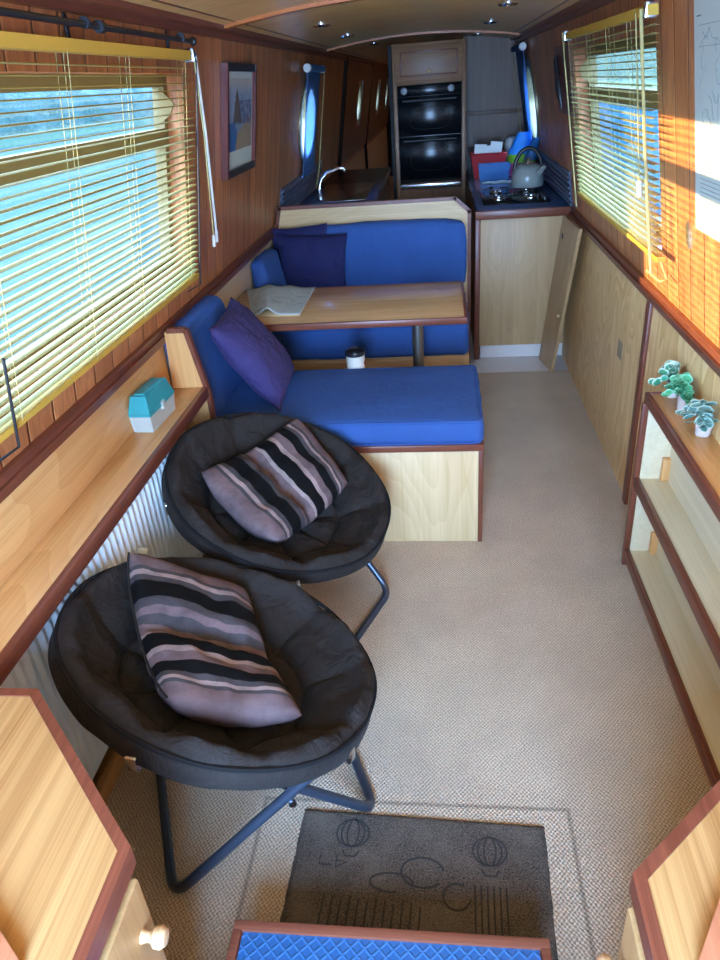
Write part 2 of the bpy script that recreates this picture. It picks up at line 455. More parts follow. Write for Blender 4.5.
def wall_piece(mb, pt, y0, y1, z0, z1, t=.10):
    q = [(y0, z0), (y1, z0), (y1, z1), (y0, z1)]
    mb.loft([pt(y, z, 0) for y, z in q], [pt(y, z, t) for y, z in q])
def wall_round(mb, pt, yc, zc, r, y0, y1, z0, z1, t=.10, n=32, ry=None):
    ry = ry or r
    def sq(a):
        c, s_ = math.cos(a), math.sin(a)
        ky = (y1 - yc) / c if c > 1e-6 else (y0 - yc) / c if c < -1e-6 else 1e9
        kz = (z1 - zc) / s_ if s_ > 1e-6 else (z0 - zc) / s_ if s_ < -1e-6 else 1e9
        k = min(ky, kz); return yc + k * c, zc + k * s_
    angs = sorted([2 * PI * i / n for i in range(n)] + [math.atan2(z - zc, y - yc) % (2 * PI) for y in (y0, y1) for z in (z0, z1)])
    a = [[(yc + ry * math.cos(q), zc + r * math.sin(q)), sq(q)] for q in angs]
    N = len(a)
    V = [[[mb.bm.verts.new(pt(*p, o)) for o in (0, t)] for p in pr] for pr in a]
    for i in range(N):
        j = (i + 1) % N
        for o in (0, 1): mb.bm.faces.new((V[i][0][o], V[j][0][o], V[j][1][o], V[i][1][o]))
        mb.bm.faces.new((V[i][0][0], V[j][0][0], V[j][0][1], V[i][0][1]))
        mb.bm.faces.new((V[i][1][0], V[j][1][0], V[j][1][1], V[i][1][1]))

Z0, Z1 = .86, 1.87
WL = (1.2, 2.74, 1.05, 1.69); WR = (2.555, 4.05, 1.06, 1.69)
PORTS_L = [(5.43, 1.41, .23), (9.1, 1.42, .19), (11.9, 1.42, .19), (13.9, 1.42, .19)]
PORTS_R = [(6.03, 1.40, .27)]
def build_wall(name, pt, win, ports, mat, label):
    mb = MB(); segs = []
    y = YB
    y0, y1, z0, z1 = win
    wall_piece(mb, pt, YB, y0, Z0, Z1); wall_piece(mb, pt, y0, y1, Z0, z0); wall_piece(mb, pt, y0, y1, z1, Z1)
    y = y1
    for (pc, pz, r) in ports:
        wall_piece(mb, pt, y, pc - .35, Z0, Z1); wall_round(mb, pt, pc, pz, r, pc - .35, pc + .35, Z0, Z1); y = pc + .35
    wall_piece(mb, pt, y, YF, Z0, Z1)
    return tag(mb.build(name, mat), label, 'wall', kind='structure')
build_wall('wall_left', lp, WL, PORTS_L, MT['planks'], 'left cabin side of upright red-brown tongue and groove boards')
build_wall('wall_right', rp, WR, PORTS_R, MT['planks'], 'right cabin side of upright red-brown tongue and groove boards')
mb = MB(); mb.box((XL - .14, YB, 0), (XL, YF, Z0)); tag(mb.build('wall_left_lower', MT['cream']), 'pale lower hull lining under the left gunwale', 'wall', kind='structure')
mb = MB(); mb.box((XR, YB, 0), (XR + .14, YF, Z0)); tag(mb.build('wall_right_lower', MT['ply'], loc=(XR, 2.0, 0)), 'light plywood lower hull lining under the right gunwale with swirling grain', 'wall', kind='structure')
# floor
mb = MB(); mb.box((XL - .1, YB, -.06), (XR + .1, 4.24, 0)); tag(mb.build('floor', MT['carpet']), 'beige loop-pile carpet floor of the cabin', 'floor', kind='structure')
mb = MB(); mb.box((XL - .1, 4.24, -.06), (XR + .1, YF, -.003)); tag(mb.build('floor_galley', MT['lino']), 'pale bare floor at the galley beyond the carpet edge', 'floor', kind='structure')
# ceiling
mb = MB(); NX = 24
def prof(dz): return [(XL - .06 + .2 * 0 + i * (XR - XL + .12) / NX) for i in range(NX + 1)]
xs = [-.96 + i * (1.68) / NX for i in range(NX + 1)]
def ceil_sec(y):
    return [Vector((x, y, max(ceil_z(x), 1.80))) for x in xs] + [Vector((x, y, max(ceil_z(x), 1.80) + .06)) for x in reversed(xs)]
mb.loft(ceil_sec(YB), ceil_sec(YF)); tag(mb.build('ceiling', MT['ceil'], ang=60), 'cambered light wood veneer ceiling', 'ceiling', kind='structure')
# end walls
mb = MB(); mb.box((-1.1, YF, 0), (.9, YF + .08, 2.0)); tag(mb.build('wall_front', MT['far_panel']), 'dark bulkhead at the far end of the corridor', 'wall', kind='structure')
mb = MB(); DX0, DX1, DZ0, DZ1 = -.42, .20, .55, 1.78
mb.box((-1.14, YB - .06, 0), (DX0, YB, 2.0)); mb.box((DX1, YB - .06, 0), (.9, YB, 2.0)); mb.box((DX0, YB - .06, 0), (DX1, YB, DZ0)); mb.box((DX0, YB - .06, DZ1), (DX1, YB, 2.0))
tag(mb.build('wall_back', MT['planks']), 'board-clad rear bulkhead around the open stern doorway', 'wall', kind='structure')

# trims
tn = 0
def trim(mb, mat, label):
    global tn; tn += 1
    return tag(mb.build('trim_%d' % tn, mat), label, 'trim', kind='structure')
def strip(pt, y0, y1, z0, z1, t, mb=None):
    mb = mb or MB(); q = [(z0, 0), (z1, 0), (z1, -t), (z0, -t)]
    mb.loft([pt(y0, z, o) for z, o in q], [pt(y1, z, o) for z, o in q]); return mb
for pt, side, ya in ((lp, 'left', 4.44), (rp, 'right', YF)):
    m = strip(pt, YB, ya, .862, .888, .028); strip(pt, YB, ya, .888, .912, .018, m)
    trim(m, MT['trim'], 'dark mahogany gunwale strip along the %s side' % side)
    m = strip(pt, YB, YF, 1.808, 1.85, .022); strip(pt, YB, YF, 1.828, 1.86, .055, m); strip(pt, YB, YF, 1.85, 1.875, .10, m)
    trim(m, MT['trim'], 'dark mahogany ceiling moulding along the %s side' % side)
for yc, nm in ((3.13, 'nearer'), (5.94, 'farther')):
    m = MB(); xs2 = [-.80 + i * 1.36 / 20 for i in range(21)]
    A = [(x, ceil_z(x) - .012) for x in xs2] + [(x, ceil_z(x) + .004) for x in reversed(xs2)]
    m.loft([Vector((x, yc - .028, z)) for x, z in A], [Vector((x, yc + .028, z)) for x, z in A])
    trim(m, MT['ceil_trim'], 'orange-brown curved ceiling joint strip, the %s of two' % nm)
m = MB(); m.box((XR - .014, 2.655, 0), (XR, 2.705, .865), .003)
trim(m, MT['trimz'], 'brown upright strip between two plywood panels on the right side')
m = MB(); m.box((XL + .005, .835, 0), (XL + .095, 2.37, .012)); m.box((XL + .075, .835, .0), (XL + .098, 2.37, .055), .002)
trim(m, MT['shelf'], 'pale low plinth along the floor below the radiator')

# ------------------------------------------------------------------ windows
def window(n, pt, win, label, near_left):
    y0, y1, z0, z1 = win; yc = (y0 + y1) / 2
    w = thing('window_%d' % n, pt(yc, z0, .07), label, 'window', kind='structure')
    f = MB(); d0, d1 = .055, .095; fw = .035
    def bar(ya, yb, za, zb, d0=d0, d1=d1):
        q = [(ya, za), (yb, za), (yb, zb), (ya, zb)]
        f.loft([pt(y, z, d0) for y, z in q], [pt(y, z, d1) for y, z in q])
    bar(y0, y0 + fw, z0, z1); bar(y1 - fw, y1, z0, z1); bar(y0 + fw, y1 - fw, z0, z0 + fw); bar(y0 + fw, y1 - fw, z1 - fw, z1)
    f.build('window_frame', MT['win_wood'], w)
    f = MB(); bar(y0 + fw, y1 - fw, 1.475, 1.53, .05, .092); f.build('transom', MT['win_wood'], w)
    f = MB(); bar(y0 + fw, y1 - fw, z0 + fw, 1.475, .072, .078); f.build('pane', MT['glass'], w)
    f = MB(); bar(y0 + fw, y1 - fw, 1.53, z1 - fw, .072, .078); f.build('pane', MT['glass'], w)
    # hopper stay: a quarter plate on the far reveal
    f = MB(); ys = y1 - fw - .002
    pts = [(.052, 1.65), (.012, 1.615), (.0, 1.60), (.02, 1.565), (.052, 1.545)]
    f.loft([pt(ys - .055, z, o) for o, z in pts], [pt(ys - .045, z, o) for o, z in pts]); f.build('hopper_stay', MT['win_wood'], w)
    return w
window(1, lp, WL, 'large left window looking onto bright canal water behind a venetian blind', True)
window(2, rp, WR, 'large right window showing blue water behind a venetian blind', False)
def porthole(n, pt, p, label):
    yc, zc, r = p; w = thing('window_%d' % n, pt(yc, zc - r, .05), label, 'window', kind='structure')
    f = MB(); N = 32
    for o0, o1, ra, rb in ((-.008, .085, r * .9, r * 1.0), (-.012, .0, r * .9, r * 1.12)):
        V = [[f.bm.verts.new(pt(yc + q * math.cos(2 * PI * i / N), zc + q * math.sin(2 * PI * i / N), o)) for (q, o) in ((ra, o0), (rb, o0), (rb, o1), (ra, o1))] for i in range(N)]
        for i in range(N):
            for k in range(4): f.bm.faces.new((V[i][k], V[(i + 1) % N][k], V[(i + 1) % N][(k + 1) % 4], V[i][(k + 1) % 4]))
    f.build('porthole_ring', MT['brass'], w)
    f = MB(); f.loft([pt(yc + r * .92 * math.cos(2 * PI * i / N), zc + r * .92 * math.sin(2 * PI * i / N), .05) for i in range(N)], [pt(yc + r * .92 * math.cos(2 * PI * i / N), zc + r * .92 * math.sin(2 * PI * i / N), .055) for i in range(N)])
    f.build('pane', MT['glass'], w)
porthole(3, lp, PORTS_L[0], 'round left porthole behind a blue roller blind')
for i, s_ in enumerate(('nearest', 'middle', 'farthest')): porthole(4 + i, lp, PORTS_L[1 + i], 'bare round porthole in the dark corridor, %s of three' % s_)
porthole(7, rp, PORTS_R[0], 'round right porthole behind a blue roller blind over the worktop')

# ------------------------------------------------------------------ venetian blinds
def venetian(pt, ya, yb, ztop, zbot, label, cords, wand_y, grp, far_end, pitch=.0212):
    OFF = -.045
    b = thing('venetian_blind', pt((ya + yb) / 2, ztop, OFF), label, 'blind', grp)
    sg = -1 if pt is lp else 1     # outward direction in x
    def fr(y, z, o): return pt(y, z, OFF - o)       # o = into the room
    m = MB(); q = [(ztop - .026, -.014), (ztop, -.014), (ztop, .014), (ztop - .026, .014)]
    m.loft([fr(ya, z, o) for z, o in q], [fr(yb, z, o) for z, o in q]); m.build('head_rail', MT['rail'], b)
    m = MB()
    for y in (ya + .02, yb - .012): m.obox(fr(y, ztop - .012, .002), (.036, .03, .04), None, .003)
    m.build_each('end_bracket', MT['steel'], b)
    m = MB(); z = ztop - .05; n = 0; hw = .0125
    zs = []
    while z > zbot + .03:
        zs.append(z); z -= pitch
    for k, z in enumerate(zs):
        prof_ = []
        for i in range(5):
            s_ = -1 + i * .5
            prof_.append((s_ * hw, .0026 * (1 - s_ * s_)))
        top = [(o, h + .0004) for o, h in prof_]; bot = [(o, h - .0004) for o, h in reversed(prof_)]
        sag = random.uniform(-.0012, .0012); tl = random.uniform(-.03, .03)
        A = [fr(ya, z + h + sag + tl * o, o) for o, h in top + bot]; Bq = [fr(yb, z + h - sag + tl * o, o) for o, h in top + bot]
        m.loft(A, Bq)
    m.build('slats', MT['blind'], b, ang=60)
    m = MB(); q = [(zbot, -.013), (zbot + .016, -.013), (zbot + .016, .013), (zbot, .013)]
    m.loft([fr(ya, z, o) for z, o in q], [fr(yb, z, o) for z, o in q]); m.build('bottom_rail', MT['rail'], b)
    for y in cords:
        m = MB()
        for o in (-.0135, .0135): m.tube([fr(y, ztop - .02, o), fr(y, zbot + .01, o)], .0009, 5)
        m.tube([fr(y + .008, ztop - .02, 0), fr(y + .008, zbot + .01, 0)], .0008, 5)
        m.build('ladder_cord', MT['cord'], b)
    return b, fr
bl, fr = venetian(lp, 1.08, 2.70, 1.750, 1.012, 'wide cream-yellow venetian blind over the left window', (1.36, 1.76, 2.12, 2.60), 2.8, 'yellow venetian blinds', True)
# wand and pull cord hang out at the far end and lean down the boat
for nm, mt, e, rr in (('tilt_wand', 'white_plastic', (2.97, 1.13), .005), ('pull_cord', 'cord', (2.93, 1.12), .0028)):
    m = MB(); m.tube([fr(2.68 + (.015 if nm == 'tilt_wand' else 0), 1.735, .018), fr(2.775 + (.02 if nm == 'tilt_wand' else 0), 1.50, .02), fr(e[0], e[1], .006)], rr, 8)
    o = m.build(nm, MT[mt], bl)
    m = MB(); m.tube([fr(e[0], e[1] + .005, .006), fr(e[0] + .006, e[1] - .04, .006)], .007, 8); m.build('tassel', MT['white_plastic'], o)
m = MB()
m.tube([fr(2.70, 1.745, .02), fr(2.70, .985, .016), fr(2.60, .985, .0)], .003, 8); m.tube([fr(1.315, 1.18, .02), fr(1.325, .975, .016), fr(1.25, .97, .0)], .0035, 8)
m.build_each('hold_down_wire', MT['rod'], bl)
br, fr = venetian(rp, 2.395, 3.90, 1.753, 1.058, 'cream-yellow venetian blind over the right window near the paper chart', (2.66, 2.98, 3.36, 3.80), 2.5, 'yellow venetian blinds', False)
m = MB(); m.tube([fr(2.44, 1.745, .022), fr(2.445, 1.40, .024), fr(2.42, 1.02, .026)], .0050, 8); m.build('tilt_wand', MT['cord'], br)
m = MB(); m.tube([fr(2.51, 1.74, .02), fr(2.545, 1.28, .022)], .002, 6); o = m.build('pull_cord', MT['cord'], br)
m = MB(); m.tube([fr(2.545, 1.285, .022), fr(2.55, 1.235, .022)], .008, 8); m.build('tassel', MT['white_plastic'], o)
m = MB(); m.tube([fr(3.91, 1.755, .02), fr(3.91, 1.0, .02)], .003, 6); m.tube([fr(2.40, 1.06, .0), fr(2.33, 1.02, .0), fr(2.38, 1.0, .008), fr(2.50, 1.01, .020)], .003, 6)
m.build_each('hold_down_wire', MT['cord'], br)

# curtain rod above left blind
rod = thing('curtain_rod', lp(2.0, 1.785, -.05), 'black iron curtain rod on brackets above the left blind', 'curtain rod')
m = MB(); m.tube([lp(.9, 1.785, -.05), lp(2.70, 1.778, -.05)], .0075, 10); m.build('rod', MT['rod'], rod)
m = MB(); m.lathe([(0, -.014), (.009, -.012), (.014, 0), (.009, .012), (0, .014)], 12, Matrix.Translation(lp(2.715, 1.778, -.05)) @ Matrix.Rotation(R(90), 4, 'X')); m.build('finial', MT['rod'], rod)
for y in (1.884, 2.59):
    m = MB(); m.tube([lp(y, 1.785, -.004), lp(y, 1.785, -.05)], .006, 8); m.tube([lp(y - .006, 1.785, -.05), lp(y + .006, 1.785, -.05)], .013, 12); m.obox(lp(y, 1.783, -.004), (.006, .018, .05), None, .002); m.build('bracket', MT['rod'], rod)
m = MB(); m.tube([lp(1.955, 1.781, -.05), lp(1.98, 1.781, -.05)], .014, 12); m.build('clip_ring', MT['rod'], rod)

# framed picture
pf = thing('picture_frame', lp(3.43, 1.295, -.02), 'deep dark wood framed landscape print on the left boards', 'picture')
y0, y1, z0, z1 = 3.235, 3.77, 1.295, 1.728
def lbox(m, ya, yb, za, zb, o0, o1, pt=lp):
    q = [(ya, za), (yb, za), (yb, zb), (ya, zb)]
    m.loft([pt(y, z, -o0) for y, z in q], [pt(y, z, -o1) for y, z in q])
m = MB(); lbox(m, y0, y0 + .022, z0, z1, .001, .032); lbox(m, y1 - .022, y1, z0, z1, .001, .032); m.build_each('frame_side', MT['frame_red'], pf)
m = MB(); lbox(m, y0 + .022, y1 - .022, z0, z0 + .03, .001, .030); lbox(m, y0 + .022, y1 - .022, z1 - .03, z1, .001, .030); m.build_each('frame_rail', MT['frame_black'], pf)
m = MB(); lbox(m, y0 + .022, y1 - .022, z0 + .03, z1 - .03, .002, .014); m.build('mount', MT['mount'], pf)
m = MB(); m.grid(lambda u, v: lp(y0 + .04 + u * (y1 - y0 - .08), z0 + .10 + v * (z1 - z0 - .155), -.0155), 1, 1, uv=True)
m.build('print', MT['print'], pf)

# roller blinds
def roller(pt, ya, yb, zt, zb, label, grp):
    r_ = thing('roller_blind', pt((ya + yb) / 2, zt, -.05), label, 'blind', grp)
    m = MB(); m.tube([pt(ya, zt, -.045), pt(yb, zt, -.045)], .022, 14); m.build('roller', MT['blind_blue'], r_)
    m = MB()
    for y in (ya - .012, yb + .012): m.tube([pt(y - .028, zt, -.04), pt(y + .022, zt, -.04)], .025, 14)
    m.build_each('end_bracket', MT['white_plastic'], r_)
    m = MB()
    def cl(u, v):
        y = ya + .02 + u * (yb - ya - .04); z = zt - .01 - v * (zt - zb)
        return pt(y, z, -.03 - .004 * math.sin(u * 9 + v * 2))
    m.grid(cl, 12, 10); o = m.build('cloth', MT['blind_blue'], r_)
    sd = o.modifiers.new('solid', 'SOLIDIFY'); sd.thickness = .0012
    m = MB(); m.tube([pt(ya + .02, zb - .01, -.03), pt(yb - .02, zb - .01, -.03)], .008, 8); m.build('bottom_bar', MT['blue_plastic'], r_)
    m = MB(); m.tube([pt(yb - .01, zt, -.06), pt(yb - .005, (zt + zb) / 2, -.06), pt(yb - .03, zb - .02, -.06), pt(yb - .07, zb - .14, -.05), pt(yb - .02, zb - .16, -.05), pt(yb + .005, zb - .05, -.06), pt(yb, zt, -.06)], .0022, 6); m.build('chain', MT['cord'], r_)
roller(lp, 5.20, 5.82, 1.725, 1.095, 'blue roller blind pulled down over the left porthole beyond the picture', 'blue roller blinds')
roller(rp, 5.97, 6.60, 1.765, 1.03, 'bright blue roller blind hanging beside the right porthole above the kettle', 'blue roller blinds')

# ------------------------------------------------------------------ left shelf, radiator
sh = thing('wall_shelf', (XL, 1.6, .66), 'long light-wood ledge with dark mahogany edging under the left window', 'shelf')
m = B((XL, .835, .672), (-.872, 2.37, .692)); m.build('shelf_board', MT['shelf'], sh)
m = B((-.872, .835, .655), (-.852, 2.37, .695), .004); m.build('front_edging', MT['trim'], sh)
m = B((XL, .835, .692), (XL + .012, 2.37, .862)); m.build('back_board', MT['shelf'], sh)
m = MB(); P_ = [(-1.0, .40), (-.858, .40), (-.858, .66), (-.90, .90), (-.975, .90)]
m.loft([Vector((x, 2.372, z)) for x, z in P_], [Vector((x, 2.388, z)) for x, z in P_]); m.build('end_panel', MT['shelf_z'], sh)
m = MB()
for (a, b) in (((-.856, .40), (-.856, .665)), ((-.856, .665), (-.898, .905)), ((-.898, .905), (-.965, .905))):
    pa, pb = Vector((a[0], 2.38, a[1])), Vector((b[0], 2.38, b[1])); d = (pb - pa); n_ = Vector((d.z, 0, -d.x)).normalized() * .008
    m.loft([pa - n_ + Vector((0, -.012, 0)), pa + n_ + Vector((0, -.012, 0)), pa + n_ + Vector((0, .012, 0)), pa - n_ + Vector((0, .012, 0))], [pb - n_ + Vector((0, -.012, 0)), pb + n_ + Vector((0, -.012, 0)), pb + n_ + Vector((0, .012, 0)), pb - n_ + Vector((0, .012, 0))])
m.build_each('end_edging', MT['trimz'], sh)

rd = thing('radiator', (-.92, 1.5, .12), 'white ribbed steel panel radiator below the left shelf behind the round chairs', 'radiator')
m = MB(); ra, rb_, rz0, rz1 = .87, 2.20, .115, .652; N = 40 * 10
PER = (rb_ - ra) / 40
def ridge(u, v):
    y = ra + u * (rb_ - ra); ph = ((y - ra) / PER + 1e-6) % 1.
    env = max(0, min(1, (v - .06) / .03)) * max(0, min(1, (.945 - v) / .03)) * (1 if .02 < u < .98 else 0)
    pr_ = math.sin(PI * min(1, ph / .6)) ** .6 if 0 < ph < .6 else 0
    return Vector((-.903 + .011 * env * pr_, y, rz0 + v * (rz1 - rz0)))
m.grid(ridge, N, 40); m.build('ribbed_panel', MT['white'], rd, ang=50)
m = MB(); m.box((-.975, ra, rz0), (-.907, rb_, rz1), .004); m.build('body', MT['white'], rd)
m = MB()
for k in range(60):
    y = ra + .02 + k * (rb_ - ra - .04) / 59; m.box((-.97, y - .004, rz1 - .001), (-.912, y + .004, rz1 + .004))
m.build('top_grille', MT['white'], rd)
m = MB(); m.lathe([(.0, 0), (.012, 0), (.014, .02), (.009, .03), (0, .03)], 12, Matrix.Translation((-.890, 1.645, .47)) @ Matrix.Rotation(R(90), 4, 'Y')); m.build('bleed_cap', MT['white_plastic'], rd)
m = MB()
for y in (1.0, 2.05): m.box((-.987, y - .02, .2), (-.976, y + .02, .5))
m.build_each('wall_bracket', MT['white'], rd)
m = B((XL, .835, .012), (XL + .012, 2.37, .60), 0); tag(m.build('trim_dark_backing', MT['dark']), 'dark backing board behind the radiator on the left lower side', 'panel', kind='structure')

bx = thing('storage_box', (-.955, 2.09, .692), 'small frosted plastic box with a teal lid on the left shelf', 'box')
rz = Matrix.Rotation(R(-3), 3, 'Z')
def taper(m, c, x0, y0, x1, y1, z0, z1, rot=rz):
    c = Vector(c)
    q = [(-1, -1), (1, -1), (1, 1), (-1, 1)]
    m.loft([c + rot @ Vector((a * x0, b * y0, z0)) for a, b in q], [c + rot @ Vector((a * x1, b * y1, z1)) for a, b in q])
cbx = (-.948, 2.085, .692)
m = MB(); taper(m, cbx, .033, .093, .036, .100, .0, .058); m.build('base_tub', MT['clear'], bx)
m = MB(); taper(m, cbx, .038, .102, .038, .102, .056, .066); taper(m, cbx, .036, .100, .026, .082, .066, .118); taper(m, cbx, .018, .07, .016, .068, .118, .122)
m.build('lid', MT['teal'], bx)
m = MB(); m.box((cbx[0] + .034, cbx[1] - .012, .735), (cbx[0] + .042, cbx[1] + .012, .762), .002); m.build('clasp', MT['clear'], bx)

# ------------------------------------------------------------------ cabinets by the stern steps
def cabinet(sx, label, corner, y_far, x_far, xw, near):
    """top outline: wall -> far edge -> diagonal -> inner side -> near"""
    zt = .75
    cx, cy = corner
    poly = [(xw, near), (cx, near), (cx, cy), (x_far, y_far), (xw, y_far)]
    c = thing('corner_cabinet', ((cx + xw) / 2, (near + cy) / 2, 0), label, 'cabinet', 'corner cabinets beside the stern steps')
    def inset(p, d):
        q = []
        n = len(p)
        area = sum(p[i][0] * p[(i + 1) % n][1] - p[(i + 1) % n][0] * p[i][1] for i in range(n)); sg = 1 if area > 0 else -1
        for i in range(n):
            a, b, e = Vector(p[i - 1]), Vector(p[i]), Vector(p[(i + 1) % n])
            d1 = (b - a).normalized(); d2 = (e - b).normalized()
            n1 = Vector((-d1.y, d1.x)) * sg; n2 = Vector((-d2.y, d2.x)) * sg
            k = (n1 + n2) / (1 + n1.dot(n2)); q.append(tuple(b + k * d))
        return q
    m = MB(); pin = inset(poly, .014); m.loft([Vector((x, y, 0)) for x, y in pin], [Vector((x, y, zt - .022)) for x, y in pin]); m.build('carcass', MT['ash_z'], c)
    m = MB(); pt_ = inset(poly, .016); m.loft([Vector((x, y, zt - .022)) for x, y in pt_], [Vector((x, y, zt)) for x, y in pt_]); m.build('top_panel', MT['ash'], c)
    m = MB(); pi2 = inset(poly, .016)
    for i in (1, 2, 3):
        a, b = poly[i], poly[(i + 1) % 5]; ai, bi = pi2[i], pi2[(i + 1) % 5]
        m.loft([Vector((*a, zt - .032)), Vector((*b, zt - .032)), Vector((*bi, zt - .032)), Vector((*ai, zt - .032))], [Vector((*a, zt + .003)), Vector((*b, zt + .003)), Vector((*bi, zt + .003)), Vector((*ai, zt + .003))])
    m.build_each('top_edging', MT['trim'], c)
    fx = cx - sx * .012
    m = MB(); m.box((fx, near + .06, .06), (fx + sx * .016, cy - .012, zt - .045), .004); d = m.build('door', MT['ash_z'], c)
    km = Matrix.Translation((fx + sx * .016, cy - .045, .625)) @ Matrix.Rotation(R(90 * sx), 4, 'Y')
    m = MB(); m.lathe([(0, 0), (.010, 0), (.0075, .008), (.008, .013), (.0145, .019), (.0155, .027), (.011, .034), (0, .036)], 18, km); m.build('knob', MT['knob'], d)
    m = MB(); rx0, rx1 = (xw + .0, cx - sx * .13) if sx > 0 else (cx - sx * .13, xw)
    return c
cl_ = cabinet(1, 'left pale ash corner cabinet with mahogany edging beside the steps', (-.422, .558), .834, -.697, XL + .003, -.1)
cr_ = cabinet(-1, 'right pale ash corner cabinet with mahogany edging beside the steps', (.222, .556), .83, .51, XR - .003, -.1)
for o, P_ in ((cl_, [(-.95, .50), (-.62, .50), (-.49, .402), (-.49, -.05), (-.95, -.05)]), (cr_, [(.70, .60), (.36, .60), (.264, .448), (.264, -.05), (.70, -.05)])):
    m = MB(); m.loft([Vector((x, y, .751)) for x, y in P_], [Vector((x, y, .775)) for x, y in P_]); m.build('raised_board', MT['raised'], o)

# ------------------------------------------------------------------ steps and mats
st = thing('stern_step', (-.12, .45, 0), 'wooden boarding step with blue diamond rubber tread at the bottom edge', 'step')
m = B((-.415, .0, .0), (.178, .765, .195), .003); m.build('box', MT['trimx'], st)
m = B((-.40, .0, .194), (.163, .752, .2005), .001); m.build('tread_mat', MT['tread'], st)
m = B((-.42, .752, .16), (.183, .772, .206), .003); m.box((-.42, .0, .16), (-.402, .755, .206), .003); m.box((.165, .0, .16), (.183, .755, .206), .003); m.build_each('nosing', MT['trimx'], st)

dm = thing('doormat', (-.075, .95, 0), 'worn dark grey doormat with faded round balloon prints at the foot of the step', 'doormat')
dmr = Matrix.Translation((-.075, .957, 0)) @ Matrix.Rotation(R(-2), 4, 'Z')
def mat_top(u, v):
    p = Vector((-.30 + .60 * u, -.20 + .40 * v, .0)); e = min(u, 1 - u, v * .7, (1 - v) * .7) * .6
    p.z = .012 * min(1, e / .012) ** .5 + .0012 * noise.noise(p * 60); p.x += .003 * noise.noise(p * 25); return dmr @ p
m = MB(); m.grid(mat_top, 70, 46); m.box((-.295, -.195, .0005), (.295, .195, .006), 0, dmr); m.build('pile', MT['mat'], dm, ang=80)
m = MB()
def mring(cx, cy, rx, ry, r=.0022, a0=0, a1=2 * PI, n=28):
    m.tube([dmr @ Vector((cx + rx * math.cos(a0 + (a1 - a0) * i / n), cy + ry * math.sin(a0 + (a1 - a0) * i / n), .0122)) for i in range(n + 1)], r, 6)
def mline(pts, r=.002): m.tube([dmr @ Vector((x, y, .0122)) for x, y in pts], r, 6)
for cx, cy in ((-.165, .135), (.165, .115)):
    mring(cx, cy, .040, .036)
    for k in (.35, .7): mring(cx, cy, .040 * k, .036, .0022)
    mline([(cx - .02, cy - .045), (cx - .012, cy - .06), (cx + .012, cy - .06), (cx + .02, cy - .045)], .0022)
mline([(-.235, .072), (-.235, .05), (-.205, .05)]); mline([(-.195, .075), (-.195, .045), (-.17, .06), (-.195, .062)])
mring(.01, .05, .05, .036, .0026, .2, 5.6); mring(-.06, .02, .05, .022, .0024, 0, 5); mring(.09, .0, .03, .03, .0024, 1, 6)
for k in range(12): mline([(-.21 + k * .02, -.02 - .005 * (k % 3)), (-.213 + k * .02, -.10 - .02 * (k % 2))], .0022)
for k in range(6): mline([(.13 + k * .014, .03), (.132 + k * .014, -.12)], .002)
m.build('faded_print', MT['mat_dark'], dm)

# ------------------------------------------------------------------ dinette
def soft_box(lo, hi, bev, seedv, amp=.006, cuts=14, fn=None):
    m = MB(); bm = m.bm
    c = [(a + b) / 2 for a, b in zip(lo, hi)]; d = [b - a for a, b in zip(lo, hi)]
    bmesh.ops.create_cube(bm, size=1, matrix=Matrix.Translation(c) @ Matrix.Diagonal((*d, 1)))
    bmesh.ops.bevel(bm, geom=bm.edges[:], offset=bev, segments=4, affect='EDGES', profile=.5)
    bmesh.ops.subdivide_edges(bm, edges=[e for e in bm.edges if e.calc_length() > .12], cuts=cuts, use_grid_fill=True)
    bm.normal_update(); sv = Vector((seedv, seedv * 1.7, 0))
    for v in bm.verts:
        q = [min(1, min(v.co[i] - lo[i], hi[i] - v.co[i]) / (.12 if d[i] > .3 else .04)) for i in range(3)]
        puff = .010 * min(max(q[0], 0), max(q[1], 0)) if abs(v.normal.z) > .7 else .010 * min(max(q[2], 0), 1) if d[2] > .1 else 0
        v.co += v.normal * (amp * noise.noise(v.co * 7 + sv) + amp * .5 * noise.noise(v.co * 19 + sv) + puff)
        if fn: v.co = fn(v.co)
    return m
def rect_loop(x0, x1, y0, y1, z, r=.03):
    pts = []
    for cx, cy, a in ((x1 - r, y1 - r, 0), (x0 + r, y1 - r, 90), (x0 + r, y0 + r, 180), (x1 - r, y0 + r, 270)):
        for k in range(5): pts.append((cx + r * math.cos(R(a + k * 22.5)), cy + r * math.sin(R(a + k * 22.5)), z))
    return pts

b1 = thing('dinette_bench', (-.4, 2.7, 0), 'nearer pale wood dinette bench box under the bright blue seat cushion', 'bench', 'dinette bench boxes')
m = B((XL, 2.389, 0), (.128, 2.405, .405)); m.build('front_panel', MT['birch'], b1)
m = B((.112, 2.405, 0), (.128, 3.05, .405)); m.build('side_panel', MT['birch'], b1)
m = B((XL, 2.405, .405), (.128, 3.05, .425)); m.build('seat_board', MT['birch_x'], b1)
m = B((XL, 3.034, 0), (.112, 3.05, .405)); m.build('rear_panel', MT['birch'], b1)
m = B((XL, 2.382, .403), (.146, 2.402, .430), .003); m.box((.126, 2.402, .403), (.146, 3.05, .430), .003); m.build_each('top_edging', MT['trimx'], b1)
m = B((.126, 2.382, 0), (.144, 2.410, .403), .003); m.build('corner_post', MT['trimz'], b1)
c1 = soft_box((-.88, 2.39, .427), (.140, 2.965, .527), .022, 3.1)
o = c1.build('seat_cushion', MT['blue'], loc=(-.38, 2.68, .427)); tag(o, 'bright blue seat cushion on the nearer bench beside the carpet', 'cushion', 'blue bench cushions')
m = MB(); m.tube(rect_loop(-.878, .139, 2.390, 2.964, .522), .0035, 6, True); m.tube(rect_loop(-.878, .139, 2.390, 2.964, .434), .0035, 6, True); m.build('piping', MT['blue'], o)
